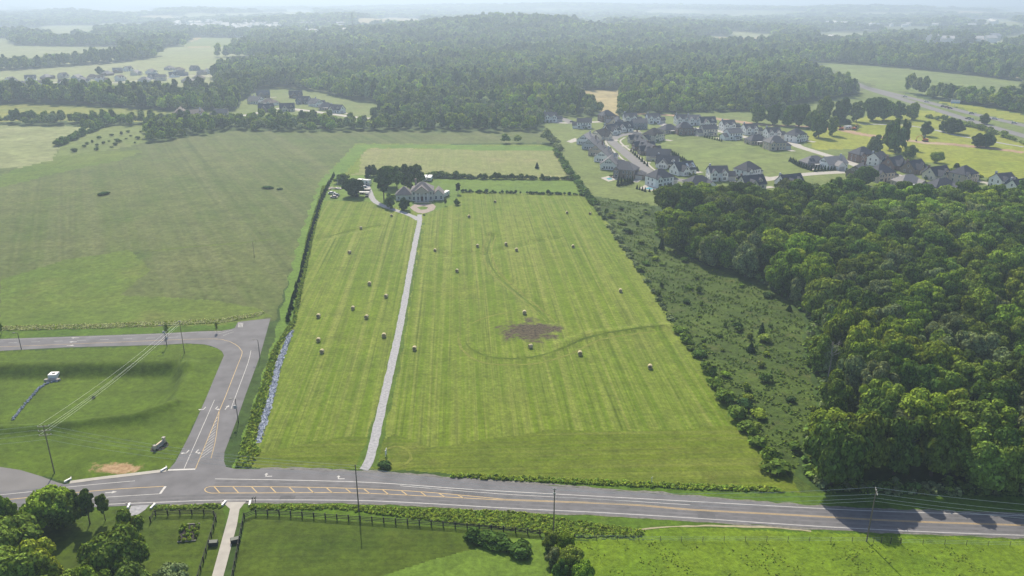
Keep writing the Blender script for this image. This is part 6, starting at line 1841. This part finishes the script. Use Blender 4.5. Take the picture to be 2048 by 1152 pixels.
# evergreens in rows
ER = W0([(668, 352), (650, 385), (640, 410), (622, 470), (600, 555), (585, 605), (574, 652)])
for x, y, a in along(ER, 6.0):
    conifer(x + rnd.uniform(-.3, .3), y, rnd.uniform(2.6, 3.6), 'small dark conical evergreen in the long row down the left side of the hay field', 'long evergreen row down the left side of the hay field')
def conifer_row(px, step, h, label, group, wide=1.0):
    for x, y, a in along(WP(px), step): conifer(x, y, h * rnd.uniform(.85, 1.15), label, group, False, wide)
conifer_row([(1236, 372), (1250, 370), (1266, 366)], 2.6, 5.0, 'tall dark evergreen in the short screen between two estate pools', 'evergreen screen between two estate pools', .8)
conifer_row([(1274, 378), (1290, 383), (1310, 384)], 2.6, 2.6, 'little evergreen along the blue pool of the broad white house', 'evergreens along the blue pool', .8)
conifer_row([(1580, 323), (1600, 334), (1626, 343)], 3.0, 3.6, 'evergreen on the left leg of the clipped hedge round the white pool terrace', 'evergreen hedge left of the white pool terrace', .9)
conifer_row([(1630, 343), (1672, 340)], 2.6, 3.2, 'evergreen on the straight hedge under the huge pale roof', 'evergreen hedge under the huge pale roof', 1.1)
conifer_row([(1409, 275), (1432, 280), (1446, 284)], 3.2, 2.6, 'small evergreen in the row behind the cream two storey house', 'evergreen row at the head of the open green')
conifer_row([(1345, 310), (1362, 320), (1380, 332), (1394, 342)], 4.5, 3.4, 'evergreen on the hedge line between the east row and the open green', 'evergreens between the east row and the open green', 1.1)
conifer_row([(1253, 335), (1266, 347), (1280, 352)], 9, 3.2, 'young street evergreen on the west verge of the estate street', 'street evergreens west of the estate street')
conifer_row([(1262, 303), (1280, 320), (1298, 335)], 8, 3.2, 'young street evergreen on the east verge of the estate street', 'street evergreens east of the estate street')
conifer_row([(1208, 306), (1222, 318), (1244, 334)], 10, 2.6, 'young street evergreen higher up the west verge of the estate street', 'upper street evergreens west of the estate street')

# the two hedgerows across the property, each one hedge
def hedge(px, h, wd, label, tone, gap=0.0, sp=1.4):
    w = W0(px)
    vs, fs = [], []
    n = 0
    for x, y, a in along(w, sp):
        if rnd.random() < gap: continue
        k = rnd.randrange(5)
        cm = BUSHNP[k]
        s = h / 1.9 * rnd.uniform(.6, 1.35); q = rnd.uniform(.8, 1.3) * wd
        c, t = math.cos(rnd.random() * 6), 0
        th = rnd.random() * 6.28
        Rm = np.array([[math.cos(th), -math.sin(th), 0], [math.sin(th), math.cos(th), 0], [0, 0, 1]])
        v = (cm[0] * np.array([s * q, s * q, s])) @ Rm.T + np.array([x - w[0][0], y - w[0][1] + rnd.uniform(-.6, .6), 0])
        vs.append(v); fs += [tuple(i + n for i in f) for f in cm[1]]; n += len(v)
    o = link('hedge', np_mesh('hedge', np.concatenate(vs), fs, [M['leaf']]), None, (w[0][0], w[0][1], 0))
    o.color = (*GREENS[tone], 1)
    tag(o, label, 'hedge')
BUSHNP = []
for i in range(5):
    Rr, H = [(1.5, 2.0), (1.2, 1.6), (1.8, 1.9), (1.0, 2.3), (1.4, 1.4)][i]
    v, f, _, _ = crown_np(700 + i, Rr, H, 0.0, 6, 110, .30, core=.84, ic=ICO1, spread=.6, up=-.1)
    BUSHNP.append((v, [tuple(int(q) for q in ff) for ff in f]))
hedge([(862, 354), (905, 356), (930, 356)], 3.4, 1.1, 'thick start of the upper hedgerow beside the white trailers', 'dark green', .05)
hedge([(935, 357), (1000, 358), (1080, 359), (1148, 359)], 2.8, 1.0, 'uneven upper hedgerow across the property behind the stone house', 'dark green', .12)
hedge([(927, 384), (980, 386), (1060, 388), (1120, 389), (1172, 391)], 1.9, 1.0, 'gappy lower hedgerow across the property at the top of the hay field', 'deep green', .28)
hedge([(1112, 303), (1130, 333), (1150, 360), (1172, 391), (1190, 412)], 2.6, 1.2, 'ragged shrubby hedge up the right side of the back field', 'dark green', .15, 1.8)
hedge([(1192, 415), (1230, 470), (1290, 560), (1350, 652)], 1.8, 1.3, 'shrubby field edge up the right side of the hay field, upper half', 'grey green', .5, 2.2)
hedge([(1355, 660), (1420, 755), (1500, 870), (1560, 945), (1590, 980)], 3.0, 1.2, 'shrubby field edge up the right side of the hay field, lower half', 'mid green', .55, 2.2)
hedge([(940, 1080), (975, 1084), (1010, 1094), (1040, 1108), (1048, 1113)], 1.7, 1.3, 'dark spindle shaped weed bank lying in the large paddock', 'dark green', .0, .7)
hedge([(118, 292), (150, 278), (190, 262), (200, 255)], 5.0, 1.0, 'line of bushes between the pale crop field and the scrubby field', 'dark green', .1, 3.0)
hedge([(1855, 236), (1905, 246), (1950, 256), (2048, 288), (2200, 330)], 4.0, 1.0, 'low hedge along the near side of the lower carriageway', 'mid green', .15, 3.0)
hedge([(1815, 325), (1850, 335), (1900, 345), (1960, 360), (2048, 376)], 3.0, 1.0, 'straggling hedge between the right hand houses and the yellow green field', 'mid green', .35, 2.4)
hedge([(1092, 262), (1104, 282), (1120, 302)], 3.2, 1.2, 'bushy line between the meadow corner and the new estate', 'grey green', .15, 2.0)

# shrubs of the scrub strip, one by one
SCR = W0([(1200, 408), (1310, 410), (1310, 485), (1400, 528), (1560, 596), (1608, 645), (1606, 700), (1645, 800), (1596, 880), (1596, 955), (1570, 940), (1345, 660), (1250, 500)])
sx, sy = grid_points(SCR, 7.2, .45)
lst = list(zip(sx, sy)); rnd.shuffle(lst)
for x, y in lst[:62]:
    tn = rnd.choice(['dark green', 'mid green', 'mid green', 'bright green', 'deep green'])
    up = 'upper' if y > 300 else ('middle' if y > 215 else 'lower')
    if tn == 'deep green' and rnd.random() < .3:
        conifer(x, y, rnd.uniform(2.5, 5), 'wild dark cedar-like evergreen in the %s part of the scrub strip' % up, 'wild evergreens in the %s scrub strip' % up, False, 1.1)
    else:
        shrub(x, y, rnd.uniform(.9, 2.6) * (1.3 if y < 215 else 1), tn, '%s shrub in the %s part of the scrub strip' % (tn, up), '%s shrubs in the %s scrub strip' % (tn, up), rnd.uniform(1, 1.6))
for kind, x, y, z, a in PADS:
    if y > 760: continue
    for k in range(2):
        u, v = rnd.choice([(-8.5, rnd.uniform(-5, 5)), (rnd.uniform(-6, 4), -8.2), (rnd.uniform(-6, 6), 10.5)])
        p = Matrix.Rotation(a, 3, 'Z') @ Vector((u, v, 0))
        shrub(x + p.x, y + p.y, rnd.uniform(1.0, 2.6), rnd.choice(['dark green', 'mid green']), 'small garden shrub planted beside a new estate house', 'garden shrubs of the new estate', .8)
# young bushes of the scrubby field behind the meadow
SF = WP([(140, 306), (200, 270), (285, 262), (290, 285), (200, 303)])
sx, sy = grid_points(SF, 13, .5)
for x, y in list(zip(sx, sy))[:60]:
    shrub(x, y, rnd.uniform(1.5, 3), 'dark green', 'young dark bush on the scrubby field behind the meadow', 'young bushes on the scrubby field', 1.2)
shr = [(208, 389, 2.2, 2.6, 'dark bush island alone in the left meadow'), (535, 377, 1.4, 3.5, 'flat patch of dark weeds in the meadow near the property corner'), (560, 379, 1.2, 3, 'second flat patch of dark weeds in the meadow near the property corner'), (1912, 340, 4, 1.3, 'leafy bush beside the feathery tree behind the right hand houses'), (1692, 248, 4, 3, 'wide pale bush beside the site track'), (770, 934, 1.3, 1.8, 'dark shrub at the mouth of the gravel drive'), (188, 796, .7, 1.2, 'small dark clump on the sunken lawn'), (848, 431, 1.0, 1.3, 'little dark bush right of the drive end')]
for px, py, h, wdt, lb in shr:
    x, y, z = G(px, py)
    shrub(x, y, h, 'deep green', lb, None, wdt)

# weeds, verge growth and pasture tufts: stuff
def weeds(name, label, polys, sp, smin, smax, tones, cat='weeds', protos=TUFT, clump=None):
    pts = []
    for pl in polys:
        a, b = grid_points(W0(pl), sp, .5)
        pts.append(np.stack([a, b, hgt(a, b)], 1))
    pts = np.concatenate(pts)
    if clump:      # leave irregular gaps
        f = np.sin(pts[:, 0] * .31 + 1) * np.sin(pts[:, 1] * .27) + .7 * np.sin(pts[:, 0] * .83 + pts[:, 1] * .6) + .5 * np.sin(pts[:, 1] * 1.3 - pts[:, 0] * .5) + nr.normal(0, .6, len(pts))
        pts = pts[f > clump]
    n = len(pts)
    s = nr.uniform(smin, smax, (n, 1)); h = nr.uniform(.8, 1.4, (n, 1))
    scatter(name, label, pts, [(protos[i % len(protos)], GREENS[t]) for i, t in enumerate(tones)], np.concatenate([s, s, s * h], 1), cat)
weeds('weeds', 'lush knee high weeds along the left edge of the hay field', [[(470, 935), (500, 840), (545, 700), (585, 640), (612, 480), (645, 372), (652, 372), (625, 480), (590, 650), (560, 690), (508, 885), (520, 905), (500, 935)]], .62, .5, 1.15, ['mid green', 'bright green', 'dark green', 'bright green', 'yellow green'])
weeds('weeds', 'tall weeds in the ditch between main road and board fence', [[(500, 1010), (700, 1012), (850, 1018), (1022, 1024), (1090, 1032), (1290, 1062), (1280, 1074), (1130, 1076), (1085, 1066), (1000, 1056), (850, 1040), (690, 1020), (500, 1018)], [(310, 1013), (440, 1009), (440, 1016), (310, 1020)]], .5, .4, .95, ['mid green', 'bright green', 'yellow green', 'mid green'])
weeds('weeds', 'weedy lower margin of the hay field above the road', [[(900, 948), (1200, 960), (1300, 966), (1550, 975), (1570, 985), (1300, 975), (900, 955)]], .6, .45, 1.1, ['mid green', 'yellow green', 'bright green'])
weeds('weeds', 'thick undergrowth along the shaded woodland edge', [[(1310, 470), (1400, 520), (1490, 548), (1570, 590), (1620, 640), (1610, 700), (1655, 800), (1605, 880), (1610, 950), (1660, 985), (2200, 998), (2200, 975), (1680, 965), (1640, 880), (1680, 800), (1640, 700), (1650, 640), (1580, 575), (1400, 505), (1320, 450)]], 1.9, 1.6, 3.6, ['mid green', 'dark green', 'dark green', 'grey green'], protos=TUFT + BUSH[:2])
weeds('grass_tufts', 'darker grass tufts all over the bright pasture', [[(1130, 1180), (1110, 1084), (1350, 1084), (1700, 1087), (2048, 1096), (2300, 1105), (2300, 1180)]], .75, .2, .42, ['yellow green', 'yellow green', 'bright green', 'yellow green'], 'grass', clump=.75)
weeds('rough_growth', 'rough tussocks and brambles over the scrub strip', [[(1190, 395), (1310, 408), (1310, 485), (1400, 525), (1560, 592), (1610, 645), (1608, 700), (1648, 800), (1598, 880), (1598, 960), (1570, 945), (1345, 655), (1245, 492)]], 1.0, .35, .95, ['dark green', 'mid green', 'dark green', 'dark green', 'mid green'], 'undergrowth', clump=.3)
weeds('tall_grass', 'band of tall pale grass at the meadow edge above the left road', [[(-300, 674), (0, 662), (200, 657), (440, 647), (520, 632), (535, 622), (440, 638), (200, 648), (0, 653), (-300, 664)]], .55, .35, .8, ['pale straw green', 'pale straw green', 'yellow green', 'pale straw green'], 'grass')

# ------------------------------------------------------------------ haze: one closed box of even air
def haze():
    m, n, N, L = new_mat('haze')
    out, v = N('ShaderNodeOutputMaterial'), N('ShaderNodeVolumePrincipled')
    v.inputs['Color'].default_value = (*HAZE_COLOR, 1)
    v.inputs['Density'].default_value = HAZE_DENSITY
    v.inputs['Anisotropy'].default_value = 0.35
    L(v.outputs[0], out.inputs['Volume'])
    mb = MB()
    mb.box(-26000, 26000, -26000, 26000, -9, 190)
    o = mb.build('haze', m)
    tag(o, 'pale blue summer haze over the whole landscape', 'haze', None, 'stuff')
haze()
